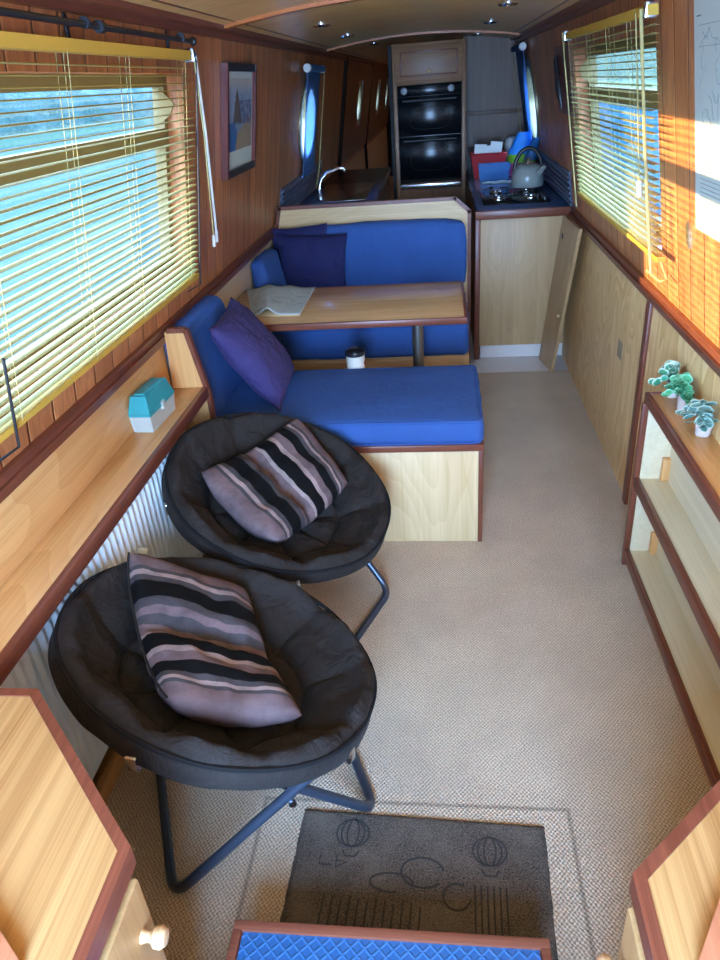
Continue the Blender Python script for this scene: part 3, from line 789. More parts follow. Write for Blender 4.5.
def lean_left(co):
    k = (co.z - .44); return Vector((co.x - .12 * k, co.y, co.z))
m = soft_box((-.955, 2.40, .44), (-.865, 2.94, .885), .035, 8.3, fn=lean_left)
tag(m.build('back_cushion', MT['blue'], loc=(-.93, 2.7, .44)), 'blue backrest cushion against the left side behind the leaning purple cushion', 'cushion', 'blue bench cushions')

b2 = thing('dinette_bench', (-.4, 4.0, 0), 'farther dinette bench box partly hidden under the table', 'bench', 'dinette bench boxes')
m = B((XL, 3.60, 0), (.135, 3.616, .33)); m.build('front_panel', MT['birch_x'], b2)
m = B((XL, 3.60, .33), (.135, 4.42, .345)); m.build('seat_board', MT['birch_x'], b2)
m = B((.119, 3.616, 0), (.135, 4.42, .33)); m.build('side_panel', MT['birch'], b2)
YD = 4.43
m = MB(); D = [(-.995, .0), (.165, .0), (.165, .925), (.08, 1.003), (-.97, 1.003)]
m.loft([Vector((x, YD, z)) for x, z in D], [Vector((x, YD + .022, z)) for x, z in D]); pp = thing('dinette_partition', (-.4, YD + .011, 0), 'pale wood partition with clipped corner behind the farther bench, edged in mahogany', 'partition'); m.build('panel', MT['birch_x'], pp)
m = MB()
for a, b in (((.163, 0), (.163, .925)), ((.163, .925), (.08, 1.0)), ((.08, 1.0), (-.97, 1.0)), ((-.955, 1.0), (-.985, .88))):
    pa, pb = Vector((a[0], YD + .011, a[1])), Vector((b[0], YD + .011, b[1])); d = (pb - pa).normalized(); n_ = Vector((d.z, 0, -d.x)) * .010; t_ = Vector((0, .020, 0)); ee = d * .008
    m.loft([pa - ee - n_ - t_, pa - ee + n_ - t_, pa - ee + n_ + t_, pa - ee - n_ + t_], [pb + ee - n_ - t_, pb + ee + n_ - t_, pb + ee + n_ + t_, pb + ee - n_ + t_])
m.build_each('panel_edging', MT['trimx'], pp)
m = soft_box((-.90, 3.59, .345), (.13, 4.30, .52), .03, 5.5)
tag(m.build('seat_cushion', MT['blue'], loc=(-.38, 3.95, .345)), 'dark blue seat cushion on the farther bench seen below the table', 'cushion', 'blue bench cushions')
def back_bulge(co):
    k = max(0, (co.z - .78) / .12); return Vector((co.x, co.y, co.z + .015 * k * math.sin((co.x + .9) * 3)))
m = soft_box((-.955, 4.30, .52), (.135, 4.425, .885), .035, 6.6, fn=back_bulge)
tag(m.build('back_cushion', MT['blue'], loc=(-.4, 4.36, .52)), 'long dark blue backrest cushion along the farther bench panel', 'cushion', 'blue bench cushions')
m = soft_box((-.965, 3.72, .52), (-.885, 4.08, .845), .03, 9.2, fn=lambda c: Vector((c.x - .1 * (c.z - .52), c.y, c.z)))
tag(m.build('side_cushion', MT['blue'], loc=(-.94, 4.0, .52)), 'short blue side cushion on the left end of the farther bench', 'cushion', 'blue bench cushions')

def pillow(name, mat, c, ux, uy, w, h, t, label, cat='cushion', grp=None, seedv=0., crease=.010, parent_piping=None):
    c = Vector(c); ux = Vector(ux).normalized(); uy = Vector(uy); uy = (uy - ux * uy.dot(ux)).normalized(); n = ux.cross(uy)
    m = MB()
    def f(sign):
        def g(u, v):
            a, b = 2 * u - 1, 2 * v - 1
            k = max(0, (1 - abs(a) ** 2.6) * (1 - abs(b) ** 2.6)) ** .55
            pull = 1 - .07 * (1 - abs(b) ** 2) * abs(a) ** 4; pull2 = 1 - .07 * (1 - abs(a) ** 2) * abs(b) ** 4
            p = c + ux * (a * w / 2 * pull) + uy * (b * h / 2 * pull2) + n * (sign * t / 2 * k)
            if k > .02: p += n * (crease * k * noise.noise(Vector((a * 2.2 + seedv, b * 2.2, seedv))) + crease * .5 * noise.noise(Vector((a * 6, b * 6 + seedv, 2))))
            return p
        return g
    m.grid(f(1), 26, 26); m.grid(f(-1), 26, 26)
    o = m.build(name, mat, loc=c, ang=75, weld=True)
    tag(o, label, cat, grp); return o
pillow('scatter_cushion', MT['purple'], (-.745, 2.685, .71), (-.04, 1, .03), (-.55, .02, .83), .40, .41, .15, 'purple scatter cushion leaning against the left side on the bright blue seat', grp='plain scatter cushions', seedv=1.)
pillow('scatter_cushion', MT['navy'], (-.745, 4.165, .715), (1, -.03, -.03), (.0, .34, .9), .41, .36, .10, 'dark navy scatter cushion propped in the corner of the farther bench', grp='plain scatter cushions', seedv=4.)
pillow('scatter_cushion', MT['navy'], (-.82, 4.255, .755), (1, -.02, .05), (.0, .25, .95), .34, .34, .05, 'navy cushion mostly hidden behind the propped one in the far corner', grp='plain scatter cushions', seedv=6.)

tb = thing('dinette_table', (-.43, 3.25, 0), 'light wood dinette table with a dark edge on a metal pole', 'table')
m = B((-.998, 2.962, .712), (.092, 3.552, .738), .002); m.build('table_top', MT['table'], tb)
m = B((-.998, 2.95, .71), (.104, 2.964, .7395), .004); m.box((.090, 2.95, .71), (.104, 3.566, .7395), .004); m.box((-.998, 3.55, .71), (.104, 3.566, .7395), .004); m.build_each('table_edging', MT['trimx'], tb)
m = MB(); m.lathe([(.026, .012), (.026, .70), (.06, .705), (.06, .711)], 20, Matrix.Translation((-.115, 3.22, 0))); m.build('pole', MT['pole'], tb)
m = MB(); m.lathe([(.085, 0), (.085, .006), (.05, .014), (0.03, .02)], 24, Matrix.Translation((-.115, 3.22, 0))); m.build('floor_socket', MT['pole'], tb)

nb = thing('map_book', (-.76, 3.32, .739), 'open ring-bound white map book lying on the table', 'book')
fl, frt, bkr, bkl = Vector((-.845, 3.085, 0)), Vector((-.625, 3.068, 0)), Vector((-.632, 3.545, 0)), Vector((-.985, 3.56, 0))
def page(z0, wave):
    def f(u, v):
        p = (fl * (1 - u) + frt * u) * (1 - v) + (bkl * (1 - u) + bkr * u) * v
        hgt = wave * (.030 * math.exp(-((u - .33) / .13) ** 2) * (1 - .3 * v) + .014 * math.exp(-((u - .62) / .14) ** 2) * (v))
        return Vector((p.x, p.y, .7425 + z0 + hgt))
    return f
m = MB(); m.grid(page(.004, 1), 40, 14, uv=True); o = m.build('open_page', MT['paper'], nb); sd = o.modifiers.new('s', 'SOLIDIFY'); sd.thickness = .001
m = MB(); m.grid(page(.0, .05), 12, 4); o = m.build('cover', MT['birch_x'], nb); sd = o.modifiers.new('s', 'SOLIDIFY'); sd.thickness = .003
m = MB(); pg = page(.0052, 1)
for k in range(26):
    u, v = random.uniform(.06, .9), random.uniform(.08, .92); a = random.uniform(0, 6.3); pts = []
    for i in range(8):
        pts.append(pg(min(.97, max(.03, u)), min(.97, max(.03, v)))); a += random.uniform(-.8, .8); u += .035 * math.cos(a); v += .03 * math.sin(a)
    m.tube(pts, .0007, 4)
m.build('map_lines', MT['ink'], nb)
m = MB()
for k in range(16):
    p = page(0, 0)(1, k / 15.); m.tube([p + Vector((-.006, 0, -.002)), p + Vector((.0, 0, .006)), p + Vector((.006, 0, -.002))], .001, 5)
m.build_each('ring_binding', MT['steel'], nb)

mg = thing('travel_mug', (-.385, 3.0, .425), 'white travel mug with black lid standing behind the bright blue seat cushion', 'mug')
MM = Matrix.Translation((-.385, 3.005, .4255))
m = MB(); m.lathe([(0, 0), (.034, 0), (.036, .004), (.042, .150), (.042, .155), (0, .155)], 24, MM); m.build('cup', MT['mug'], mg)
m = MB(); m.lathe([(.0435, .150), (.045, .158), (.043, .168), (.036, .172), (.034, .168), (0, .168)], 24, MM); m.build('lid', MT['black'], mg)
m = MB(); m.lathe([(.0385, .0), (.0405, .035)], 8, MM @ Matrix.Translation((0.0, 0, .08)) @ Matrix.Diagonal((1.02, 1.02, 1, 1)));
m.bm.free(); m = MB(); m.obox(MM @ Vector((.040, -.012, .115)), (.003, .014, .016), None, .002); m.build('red_mark', MT['red'], mg)

# ------------------------------------------------------------------ moon chairs
TILT, RC, CZ, DD = .42, .365, .50, .15
E1 = Vector((math.cos(TILT), 0, -math.sin(TILT))); E2 = Vector((0, 1, 0)); EN = E1.cross(E2); CC = Vector((0, 0, CZ))
def rim(a, r=RC, h=0.): return CC + r * (math.cos(a) * E1 + math.sin(a) * E2) + h * EN
def dish_h(p, q): return -DD * (1 - min(1.0, (p * p + q * q) / RC ** 2) ** 1.1)
def moon_chair(loc, rz_, label):
    ch = thing('moon_chair', loc, label, 'chair', 'round folding chairs by the radiator', local=True)
    ch.rotation_euler = (0, 0, rz_)
    m = MB(); NR, NA = 40, 180; top = []; bot = []
    def puff(rn, a):
        s_ = abs(math.sin(4.5 * a + .3 + .25 * rn)) ** .4
        ringq = min(1, abs(rn - .60) / .10) ** .5 if rn > .3 else 1
        return .036 * (s_ if rn > .28 else s_ * max(0, rn / .28)) * ringq * min(1, (1.02 - rn) / .10)
    for i in range(NR + 1):
        rn = i / NR; rowt, rowb = [], []
        for k in range(NA):
            a = 2 * PI * k / NA; r = rn * RC
            pp = Vector((math.cos(a), math.sin(a), 0)) * 2
            wr = .012 * noise.noise(Vector((r * 14, math.cos(a) * 3, math.sin(a) * 3))) + .006 * noise.noise(Vector((r * 40, math.cos(a) * 8, math.sin(a) * 8)))
            wob = 1 + .018 * noise.noise(pp * .9 + Vector((3, 1, 0)))
            roll = .018 * max(0, 1 - ((rn - .93) / .07) ** 2)
            h = -DD * (1 - rn ** 2.2) + puff(rn, a) + roll + wr
            rowt.append(CC + r * wob * (math.cos(a) * E1 + math.sin(a) * E2) + h * EN)
            rowb.append(CC + (r * wob * 1.0 + .012 * rn ** 6) * (math.cos(a) * E1 + math.sin(a) * E2) + (-DD * 1.05 * (1 - rn ** 2.4) - .040 + .004 * noise.noise(pp * 3)) * EN)
        top.append(rowt); bot.append(rowb)
    V = []
    for row in top[1:] + list(reversed(bot[1:])): V.append([m.bm.verts.new(p) for p in row])
    ct = m.bm.verts.new(top[0][0]); cb = m.bm.verts.new(bot[0][0])
    for A_, B_ in zip(V, V[1:]):
        for k in range(NA): m.bm.faces.new((A_[k], A_[(k + 1) % NA], B_[(k + 1) % NA], B_[k]))
    for k in range(NA):
        m.bm.faces.new((ct, V[0][k], V[0][(k + 1) % NA])); m.bm.faces.new((cb, V[-1][(k + 1) % NA], V[-1][k]))
    seat = m.build('padded_seat', MT['chair'], ch, ang=70)
    m = MB(); m.tube([rim(2 * PI * k / 72, RC * (1 + .018 * noise.noise(Vector((math.cos(2 * PI * k / 72), math.sin(2 * PI * k / 72), 0)) * 1.8 + Vector((3, 1, 0)))) + .003, .002) for k in range(72)], .0055, 8, True); m.build('piping', MT['piping'], seat)
    m = MB(); m.tube([rim(2 * PI * k / 60, RC - .006, -.036) for k in range(60)], .011, 10, True); m.build('rim_hoop', MT['tube'], ch)
    def loop(xf, yw, a_rim, inset_):
        pr_ = rim(a_rim, RC - .012, -.036); t_ = Vector((pr_.x, -abs(pr_.y) + inset_, pr_.z)); f_ = Vector((xf, -yw, .013))
        d_ = (t_ - f_).normalized(); pts = [t_]
        rc = .055; s0 = f_ + d_ * rc; s1 = f_ + Vector((0, rc, 0))
        for i in range(7):
            u = i / 6; pts.append(s0 * (1 - u) ** 2 + f_ * 2 * u * (1 - u) + s1 * u * u)
        half = pts; full = half + [Vector((p.x, -p.y, p.z)) for p in reversed(half)]
        return full
    m = MB(); m.tube(loop(-.235, .225, R(50), 0.0), .0125, 12); m.build('leg', MT['tube'], ch)
    m = MB(); m.tube(loop(.275, .185, R(126), .030), .0125, 12); m.build('leg', MT['tube'], ch)
    for sy in (-1, 1):
        m = MB(); m.tube([(.0665, sy * .272, .25), (.0665, sy * .222, .25)], .005, 8); m.tube([(.0665, sy * .275, .25), (.0665, sy * .268, .25)], .009, 8); m.build('pivot_bolt', MT['steel'], ch)
    for a in (50, -50, 126, -126):
        p = rim(R(a), RC - .004, -.036); m = MB(); m.obox(p + Vector((0, 0, -.012)), (.034, .026, .036), Matrix.Rotation(R(a), 3, 'Z'), .004); m.tube([p + Vector((0, -.02, -.014)), p + Vector((0, .02, -.014))], .006, 8); m.build('hinge_bracket', MT['steel'], ch)
    return ch
CA, AZA = Vector((-.512, 1.22, 0)), .42
CB, AZB = Vector((-.525, 1.975, 0)), -.36
ch = moon_chair(CA, AZA, 'nearer round black padded folding chair by the radiator and left cabinet')
ch2 = copy_thing(ch, CB, AZB); ch2['label'] = 'farther round black padded folding chair touching the blue bench'

def dish_pillow(base, az, quad, label, seedv, h0=.085, th=.15):
    """striped cushion slumped in the bowl of a chair; quad = corners (p,q) in bowl plane: (t0,s0),(t0,s1),(t1,s1),(t1,s0)"""
    RM = Matrix.Rotation(az, 3, 'Z'); m = MB()
    a, b, c, d = [Vector((*q, 0)) for q in quad]; ce = (a + b + c + d) / 4; a, b, c, d = [ce + (q - ce) * 1.13 for q in (a, b, c, d)]
    def f(sign):
        def g(u, v):
            x, y = 2 * u - 1, 2 * v - 1
            k = max(0, (1 - abs(x) ** 2.4) * (1 - abs(y) ** 2.4)) ** .55
            uu = .5 + (u - .5) * (1 - .03 * (1 - y * y) * abs(x) ** 4); vv = .5 + (v - .5) * (1 - .06 * (1 - x * x) * abs(y) ** 2)
            cr_ = 1 - .11 * (x * x * y * y) ** 1.5; uu = .5 + (uu - .5) * cr_; vv = .5 + (vv - .5) * cr_
            p = (a * (1 - vv) + b * vv) * (1 - uu) + (d * (1 - vv) + c * vv) * uu
            rr = math.hypot(p.x, p.y) / RC
            h = -DD * (1 - min(rr, 1.15) ** 2 * .85) + h0 + sign * th / 2 * k
            if k > .02: h += (.018 * noise.noise(Vector((u * 4 + seedv, v * 4, sign))) + .010 * noise.noise(Vector((u * 11, v * 9 + seedv, 3)))) * k - .045 * k * math.exp(-((u - .48) / .06) ** 2) * (sign > 0)
            return base + RM @ (CC + p.x * E1 + p.y * E2 + h * EN)
        return g
    m.grid(f(1), 40, 30, uv=True); m.grid(f(-1), 40, 30, uv=True)
    ctr = base + RM @ (CC + ((a + b + c + d) / 4).x * E1 + ((a + b + c + d) / 4).y * E2 - .05 * EN)
    o = m.build('striped_cushion', MT['stripes'], loc=ctr, ang=75, weld=True)
    tag(o, label, 'cushion', 'striped velvet cushions'); 
    m = MB(); g = f(1); m.tube([g(i / 20, 0.0) + Vector((0, 0, .002)) for i in range(21)], .0028, 6); m.build('zip_edge', MT['chair'], o)
    return o
dish_pillow(CA, AZA, [(-.215, .275), (.10, .24), (.135, -.215), (-.14, -.15)], 'mauve and black striped velvet cushion slumped in the nearer round chair', 2.)
dish_pillow(CB, AZB, [(-.215, -.14), (.12, -.21), (.15, .19), (-.135, .30)], 'mauve and black striped velvet cushion folded in the farther round chair', 7.)

# ------------------------------------------------------------------ right bookshelf and plants
bs = thing('bookshelf', (.70, 1.55, 0), 'low open bookshelf with mahogany edging along the right side', 'bookshelf')
XA, ya, yb = .65, .84, 2.245
m = B((XA + .012, ya, .645), (XR, yb - .008, .675)); m.build('top_board', MT['shelf'], bs)
m = B((XA, ya, .643), (XA + .016, yb, .680), .004); m.box((XA, yb - .014, .643), (XR, yb, .680), .004); m.build_each('top_edging', MT['trim'], bs)
for z0, nm in ((.338, 'shelf'), (.038, 'shelf')):
    m = B((XA + .012, ya, z0), (XR - .004, yb - .016, z0 + .028)); o = m.build(nm, MT['pale'], bs)
    m = B((XA - .002, ya, z0 - .006), (XA + .016, yb - .004, z0 + .034), .004); m.build('edging', MT['trim'], o)
m = B((XA + .016, yb - .018, 0), (XR, yb - .002, .645)); m.build('side_panel', MT['pale'], bs)
m = B((XA - .004, yb - .016, 0), (XA + .016, yb + .004, .643), .003); m.build('front_post', MT['trimz'], bs)
m = B((XR - .006, ya, .0), (XR - .001, yb - .018, .645), 0); m.build('back_panel', MT['pale'], bs)
m = B((XA + .010, ya, 0), (XA + .024, yb - .016, .032)); m.build('kick_board', MT['shelf'], bs)
for z0, z1 in ((.366, .47), (.066, .17)):
    m = B((XR - .03, yb - .040, z0), (XR - .006, yb - .018, z1 - .02), .002); m.build('corner_batten', MT['shelf_z'], bs)

def leaf(m, base, d, up, L, wd, cup, seg=6):
    if m.uvl is None: m.uvl = m.bm.loops.layers.uv.new('UVMap')
    d = d.normalized(); sd = d.cross(up).normalized(); n = sd.cross(d)
    c = m.bm.verts.new(base + d * L * .5 - n * cup * wd * .4); ring = []
    N = 10
    for k in range(N):
        a = 2 * PI * k / N; ring.append(m.bm.verts.new(base + d * (L * .5 - L * .5 * math.cos(a)) + sd * (wd * .5 * math.sin(a)) + n * cup * wd * .15 * math.sin(a) ** 2))
    for k in range(N):
        f = m.bm.faces.new((c, ring[k], ring[(k + 1) % N]))
        for l, u in zip(f.loops, (0, 1, 1)): l[m.uvl].uv = (u, 0)
def plant(loc, mat, n, L, wd, cup, spread, hgt, label, seedv, ph=.052, pr=.024):
    rg = random.Random(seedv)
    p = thing('potted_plant', loc, label, 'plant', 'small potted plants on the bookshelf')
    MMp = Matrix.Translation(loc)
    m = MB(); m.lathe([(0, 0), (pr * .8, 0), (pr * .86, .003), (pr, ph), (pr * .88, ph), (pr * .84, ph - .008), (0, ph - .008)], 20, MMp); m.build('pot', MT['pot'], p)
    m = MB(); m.lathe([(pr * .86, ph - .009), (pr * .6, ph - .004), (0, ph - .003)], 16, MMp); m.build('soil', MT['soil'], p)
    m = MB(); st_ = MB(); c = Vector(loc) + Vector((0, 0, ph - .005))
    for i in range(n):
        a = rg.uniform(0, 2 * PI); e = rg.random() ** .6
        tip = c + Vector((spread * e * math.cos(a), spread * e * math.sin(a), hgt * (1 - .75 * e * e) * rg.uniform(.6, 1.05) - .01 * e))
        if tip.x > XR - .03: tip.x = XR - .03 - rg.random() * .02
        if i % 3 == 0: st_.tube([c + Vector((rg.uniform(-.008, .008), rg.uniform(-.008, .008), 0)), (c + tip) / 2 + Vector((0, 0, .01)), tip], .0011, 5)
        d = Vector((math.cos(a + rg.uniform(-.7, .7)), math.sin(a + rg.uniform(-.7, .7)), rg.uniform(-.5, .5))); up = Vector((rg.uniform(-.4, .4) - .35, rg.uniform(-.4, .4) - .35, 1))
        k = rg.uniform(.75, 1.2); b_ = tip - d.normalized() * L * .4
        if (b_ + d.normalized() * L * k).x > XR - .004: b_.x -= .025
        leaf(m, b_, d, up, L * k, wd * k, cup)
    m.build('foliage', mat, p, ang=80); st_.build('stems', mat, p)
    return p
plant((.728, 2.215, .6755), MT['leaf_a'], 62, .030, .030, .8, .060, .070, 'farthest small pot with round white-edged leaves on the bookshelf', 1)
plant((.733, 2.11, .6755), MT['leaf_b'], 75, .030, .024, .5, .060, .066, 'middle small pot with bright green leaves on the bookshelf', 2)
plant((.733, 1.93, .6755), MT['leaf_c'], 75, .036, .020, .5, .064, .060, 'nearest small pot with grey-green pointed leaves on the bookshelf', 3)

# ------------------------------------------------------------------ right wall fittings
wc = thing('wall_chart', rp(1.80, 1.20, -.004), 'large pale paper chart pinned on the right boards beside the blind', 'chart')
m = MB(); lbox(m, 1.42, 2.175, 1.20, 1.755, .002, .004, rp); m.build('sheet', MT['paper'], wc)
m = MB(); rg = random.Random(5)
def ink(pts, r=.0005): m.tube([rp(y, z, -.0045) for y, z in pts], r, 4)
ink([(2.14, 1.685), (1.6, 1.69)]); ink([(2.14, 1.64), (1.6, 1.643)]); ink([(2.15, 1.705), (2.12, 1.706)], .0016)
for k in range(60):
    y, z = rg.uniform(1.46, 2.14), rg.uniform(1.40, 1.68); a = rg.uniform(0, 6); pts = []
    for i in range(7):
        pts.append((min(2.16, max(1.43, y)), z)); a += rg.uniform(-1, 1); y += .012 * math.cos(a); z += .012 * math.sin(a)
    ink(pts)
for k in range(14): ink([(2.13, 1.38 - k * .011), (2.13 - rg.uniform(.2, .6), 1.38 - k * .011)], .0006)
m.build('printed_lines', MT['ink'], wc)

pl = MB(); q = [(2.235, 1.13), (2.262, 1.145), (2.268, 1.19), (2.25, 1.205), (2.236, 1.18)]
pl.loft([rp(y, z, 0) for y, z in q], [rp(y, z, -.006) for y, z in q]); tag(pl.build('wall_plate', MT['brass'], loc=rp(2.25, 1.13)), 'small worn metal plate on the sunlit right boards below the chart', 'plate')
sc = MB(); sc.box((XR - .002, 3.02, .50), (XR, 3.10, .575)); tag(sc.build('tape_patch', MT['patch'], loc=(XR, 3.06, .5)), 'torn grey tape patch stuck on the right plywood panel', 'tape')

ar = thing('wall_plaque', rp(4.52, 1.42, -.01), 'narrow reddish wall plaque with a dark lizard shape between right blind and galley', 'plaque')
m = MB(); lbox(m, 4.12, 4.63, 1.40, 1.715, .001, .012, rp); m.build('board', MT['frame_red'], ar)
m = MB(); pts = [(4.53, 1.675), (4.535, 1.65), (4.525, 1.61), (4.51, 1.57), (4.50, 1.53), (4.49, 1.49), (4.475, 1.45), (4.47, 1.42)]
m.tube([rp(y, z, -.018) for y, z in pts], [.006, .014, .016, .018, .022, .020, .010, .004], 10)
m.tube([rp(4.52, 1.60, -.016), rp(4.56, 1.58, -.016), rp(4.565, 1.55, -.016)], .005, 6); m.tube([rp(4.52, 1.60, -.016), rp(4.47, 1.61, -.016), rp(4.46, 1.585, -.016)], .005, 6)
m.tube([rp(4.495, 1.50, -.016), rp(4.54, 1.475, -.016), rp(4.54, 1.45, -.016)], .005, 6); m.build('lizard_shape', MT['black'], ar)

# loose cupboard door leaning on the right side
ld = thing('loose_door', (.61, 4.42, 0), 'loose pale cupboard door leaning against the right side in front of the galley unit', 'door')
q = [(4.24, 0), (4.60, 0)]
A = [Vector((.652, 4.225, .002)), Vector((.608, 4.465, .002)), Vector((.700, 4.44, .875)), Vector((.705, 3.93, .885))]
nrm = (A[1] - A[0]).cross(A[3] - A[0]).normalized(); 
if nrm.x < 0: nrm = -nrm
m = MB(); m.loft(A, [p + nrm * .018 for p in A]); m.build('door_panel', MT['galley_front'], ld)
def dpt(u, v): return (A[0] * (1 - u) + A[1] * u) * (1 - v) + (A[3] * (1 - u) + A[2] * u) * v
for u, v in ((.85, .10), (.8, .88)):
    m = MB(); p = dpt(u, v); m.obox(p - nrm * .002, (.008, .03, .03), None, .003); m.build('hinge', MT['black'], ld)
m = MB(); p = dpt(.12, .42); m.lathe([(0, 0), (.01, 0), (.012, .018), (0, .022)], 12, Matrix.Translation(p) @ Matrix.Rotation(R(-90), 4, 'Y')); m.build('knob', MT['knob'], ld)

# ------------------------------------------------------------------ galley
gu = thing('galley_unit', (.48, 5.5, 0), 'galley base unit with pale front panel under the speckled worktop', 'cabinet')
GY = 4.485
m = B((.232, GY, .09), (XR - .002, GY + .018, .872)); m.build('front_panel', MT['galley_front'], gu)
m = B((.20, GY - .006, 0), (.232, GY + .03, .872), .003); m.build('end_post', MT['trimz'], gu)
m = B((.24, GY + .03, 0), (XR - .002, GY + .045, .09), 0); m.build('kick_board', MT['lino'], gu)
m = B((.205, GY + .03, 0), (.222, 6.58, .872), 0); m.build('side_panel', MT['tower'], gu)
wt = thing('worktop', (.48, 5.5, .872), 'blue-grey speckled galley worktop with brown front edge', 'worktop')
m = B((.212, GY - .002, .873), (XR - .003, 6.69, .912), .002); m.build('slab', MT['worktop'], wt)
m = B((.200, GY - .026, .866), (XR - .002, GY - .002, .915), .004); m.build('front_edging', MT['trimx'], wt)
m = MB()
for k in range(6):
    z = .925 + k * .030; m.tube([rp(4.47, z, -.010), rp(6.45, z, -.010)], .009, 8)
lbox(m, 4.47, 6.45, .912, 1.10, .001, .008, rp)
tag(m.build('ribbed_splashback', MT['rib'], loc=rp(5.4, .912)), 'blue-grey ribbed splashback along the right of the worktop', 'splashback')

hb = thing('gas_hob', (.46, 4.98, .912), 'black gas hob with four burners set in the worktop', 'hob')
m = B((.258, 4.68, .9125), (.66, 5.28, .922), .006); m.build('hob_plate', MT['black_gloss'], hb)
for bx_, by_, r_ in ((.36, 4.85, .055), (.56, 4.85, .045), (.36, 5.13, .04), (.56, 5.13, .055)):
    Mx = Matrix.Translation((bx_, by_, .922)); m = MB(); m.lathe([(r_, 0), (r_, .006), (r_ * .8, .012), (r_ * .5, .012), (r_ * .5, .018), (0, .019)], 20, Mx); bu = m.build('burner', MT['steel'], hb)
    m = MB()
    for k in range(4):
        a = k * PI / 2 + .4; m.tube([Vector((bx_ + .085 * math.cos(a), by_ + .085 * math.sin(a), .922)), Vector((bx_ + .085 * math.cos(a), by_ + .085 * math.sin(a), .948)), Vector((bx_ + .03 * math.cos(a), by_ + .03 * math.sin(a), .950))], .004, 6)
    m.build_each('pan_support', MT['rod'], bu)
for k in range(4):
    m = MB(); m.lathe([(.014, 0), (.013, .014), (0, .015)], 14, Matrix.Translation((.63, 4.74 + k * .05, .922))); m.build('control_knob', MT['black'], hb)

KX, KY, KZ = .565, 5.14, .951
kt = thing('kettle', (KX, KY, KZ), 'grey enamel whistling kettle with black handle on the rear hob burner', 'kettle')
Mx = Matrix.Translation((KX, KY, KZ))
m = MB(); m.lathe([(0, 0), (.098, 0), (.104, .01), (.103, .06), (.094, .105), (.074, .128), (.05, .137), (0, .138)], 32, Mx); m.build('body', MT['kettle'], kt)
m = MB(); m.lathe([(.05, .136), (.046, .142), (.015, .147), (.013, .155), (.018, .165), (.010, .172), (0, .172)], 20, Mx); m.build('lid', MT['chrome'], kt)
m = MB(); m.tube([Vector((KX + .092 * math.cos(a) * .95, KY - .01, KZ + .095 + .135 * math.sin(a))) for a in [PI * i / 12 for i in range(13)]], .013, 10); m.build('handle', MT['black'], kt)
m = MB(); m.tube([Vector((KX + .05, KY - .07, KZ + .075)), Vector((KX + .075, KY - .105, KZ + .105)), Vector((KX + .09, KY - .125, KZ + .125))], [.022, .017, .013], 12); m.build('spout', MT['kettle'], kt)

rk = thing('wire_rack', (.34, 6.35, .912), 'dark wire dish rack against the back of the worktop', 'rack')
m = MB()
for z in (.93, 1.02, 1.09): m.tube([(.225, 6.27, z), (.50, 6.27, z), (.50, 6.5, z), (.225, 6.5, z)], .004, 6, True)
for k in range(12):
    x = .228 + k * .0245; m.tube([(x, 6.27, .916), (x, 6.27, 1.09)], .0025, 5); m.tube([(x, 6.5, .916), (x, 6.5, 1.09)], .0025, 5)
m.build('wires', MT['rod'], rk)
rbk = thing('plastic_basket', (.36, 6.12, .912), 'red plastic basket of papers at the back of the worktop', 'basket')
m = MB(); cbk = (.365, 6.12, .912)
def hollow(m, c, x0, y0, x1, y1, h, t=.006):
    c = Vector(c); q = [(-1, -1), (1, -1), (1, 1), (-1, 1)]
    ob = [m.bm.verts.new(c + Vector((a * x0, b * y0, 0))) for a, b in q]; ot = [m.bm.verts.new(c + Vector((a * x1, b * y1, h))) for a, b in q]
    it = [m.bm.verts.new(c + Vector((a * (x1 - t), b * (y1 - t), h))) for a, b in q]; ib = [m.bm.verts.new(c + Vector((a * (x0 - t), b * (y0 - t), t))) for a, b in q]
    m.bm.faces.new(list(reversed(ob))); m.bm.faces.new(ib)
    for i in range(4):
        j = (i + 1) % 4
        for P_, Q_ in ((ob, ot), (ot, it), (it, ib)): m.bm.faces.new((P_[i], P_[j], Q_[j], Q_[i]))
hollow(m, cbk, .105, .085, .135, .11, .17); m.build('tub', MT['red'], rbk)
m = MB(); m.tube(rect_loop(.365 - .138, .365 + .138, 6.12 - .113, 6.12 + .113, 1.082, .02), .006, 6, True); m.build('rim', MT['red'], rbk)
for k, (dx, dz, a) in enumerate(((-.06, .05, 4), (.0, .035, -5), (.06, .06, 8))):
    m = MB(); m.obox((.365 + dx, 6.12 + .02 * (k - 1), 1.05 + dz - .02), (.09, .006, .13), Matrix.Rotation(R(a), 3, 'Y'), 0); tag(m.build('paper_packet', MT['white_plastic'], loc=(.365 + dx, 6.12 + .02 * (k - 1), .97)), ('left', 'middle', 'right')[k] + ' white paper packet sticking up out of the red basket', 'packet', 'packets in the red basket')
m = MB(); hollow(m, (.40, 5.93, .912), .105, .05, .118, .058, .11); tag(m.build('storage_tub', MT['blue_plastic'], loc=(.40, 5.93, .912)), 'blue plastic tub in front of the red basket', 'tub')
m = MB(); m.grid(lambda u, v: Vector((.30 + .22 * u, 5.66 + .12 * v, .9135 + .004 * math.sin(u * 7) ** 2)), 14, 4); o = m.build('paper_sheet', MT['paper'], loc=(.41, 5.7, .912)); tag(o, 'crumpled paper strip lying on the worktop behind the hob', 'paper'); sd = o.modifiers.new('s', 'SOLIDIFY'); sd.thickness = .001
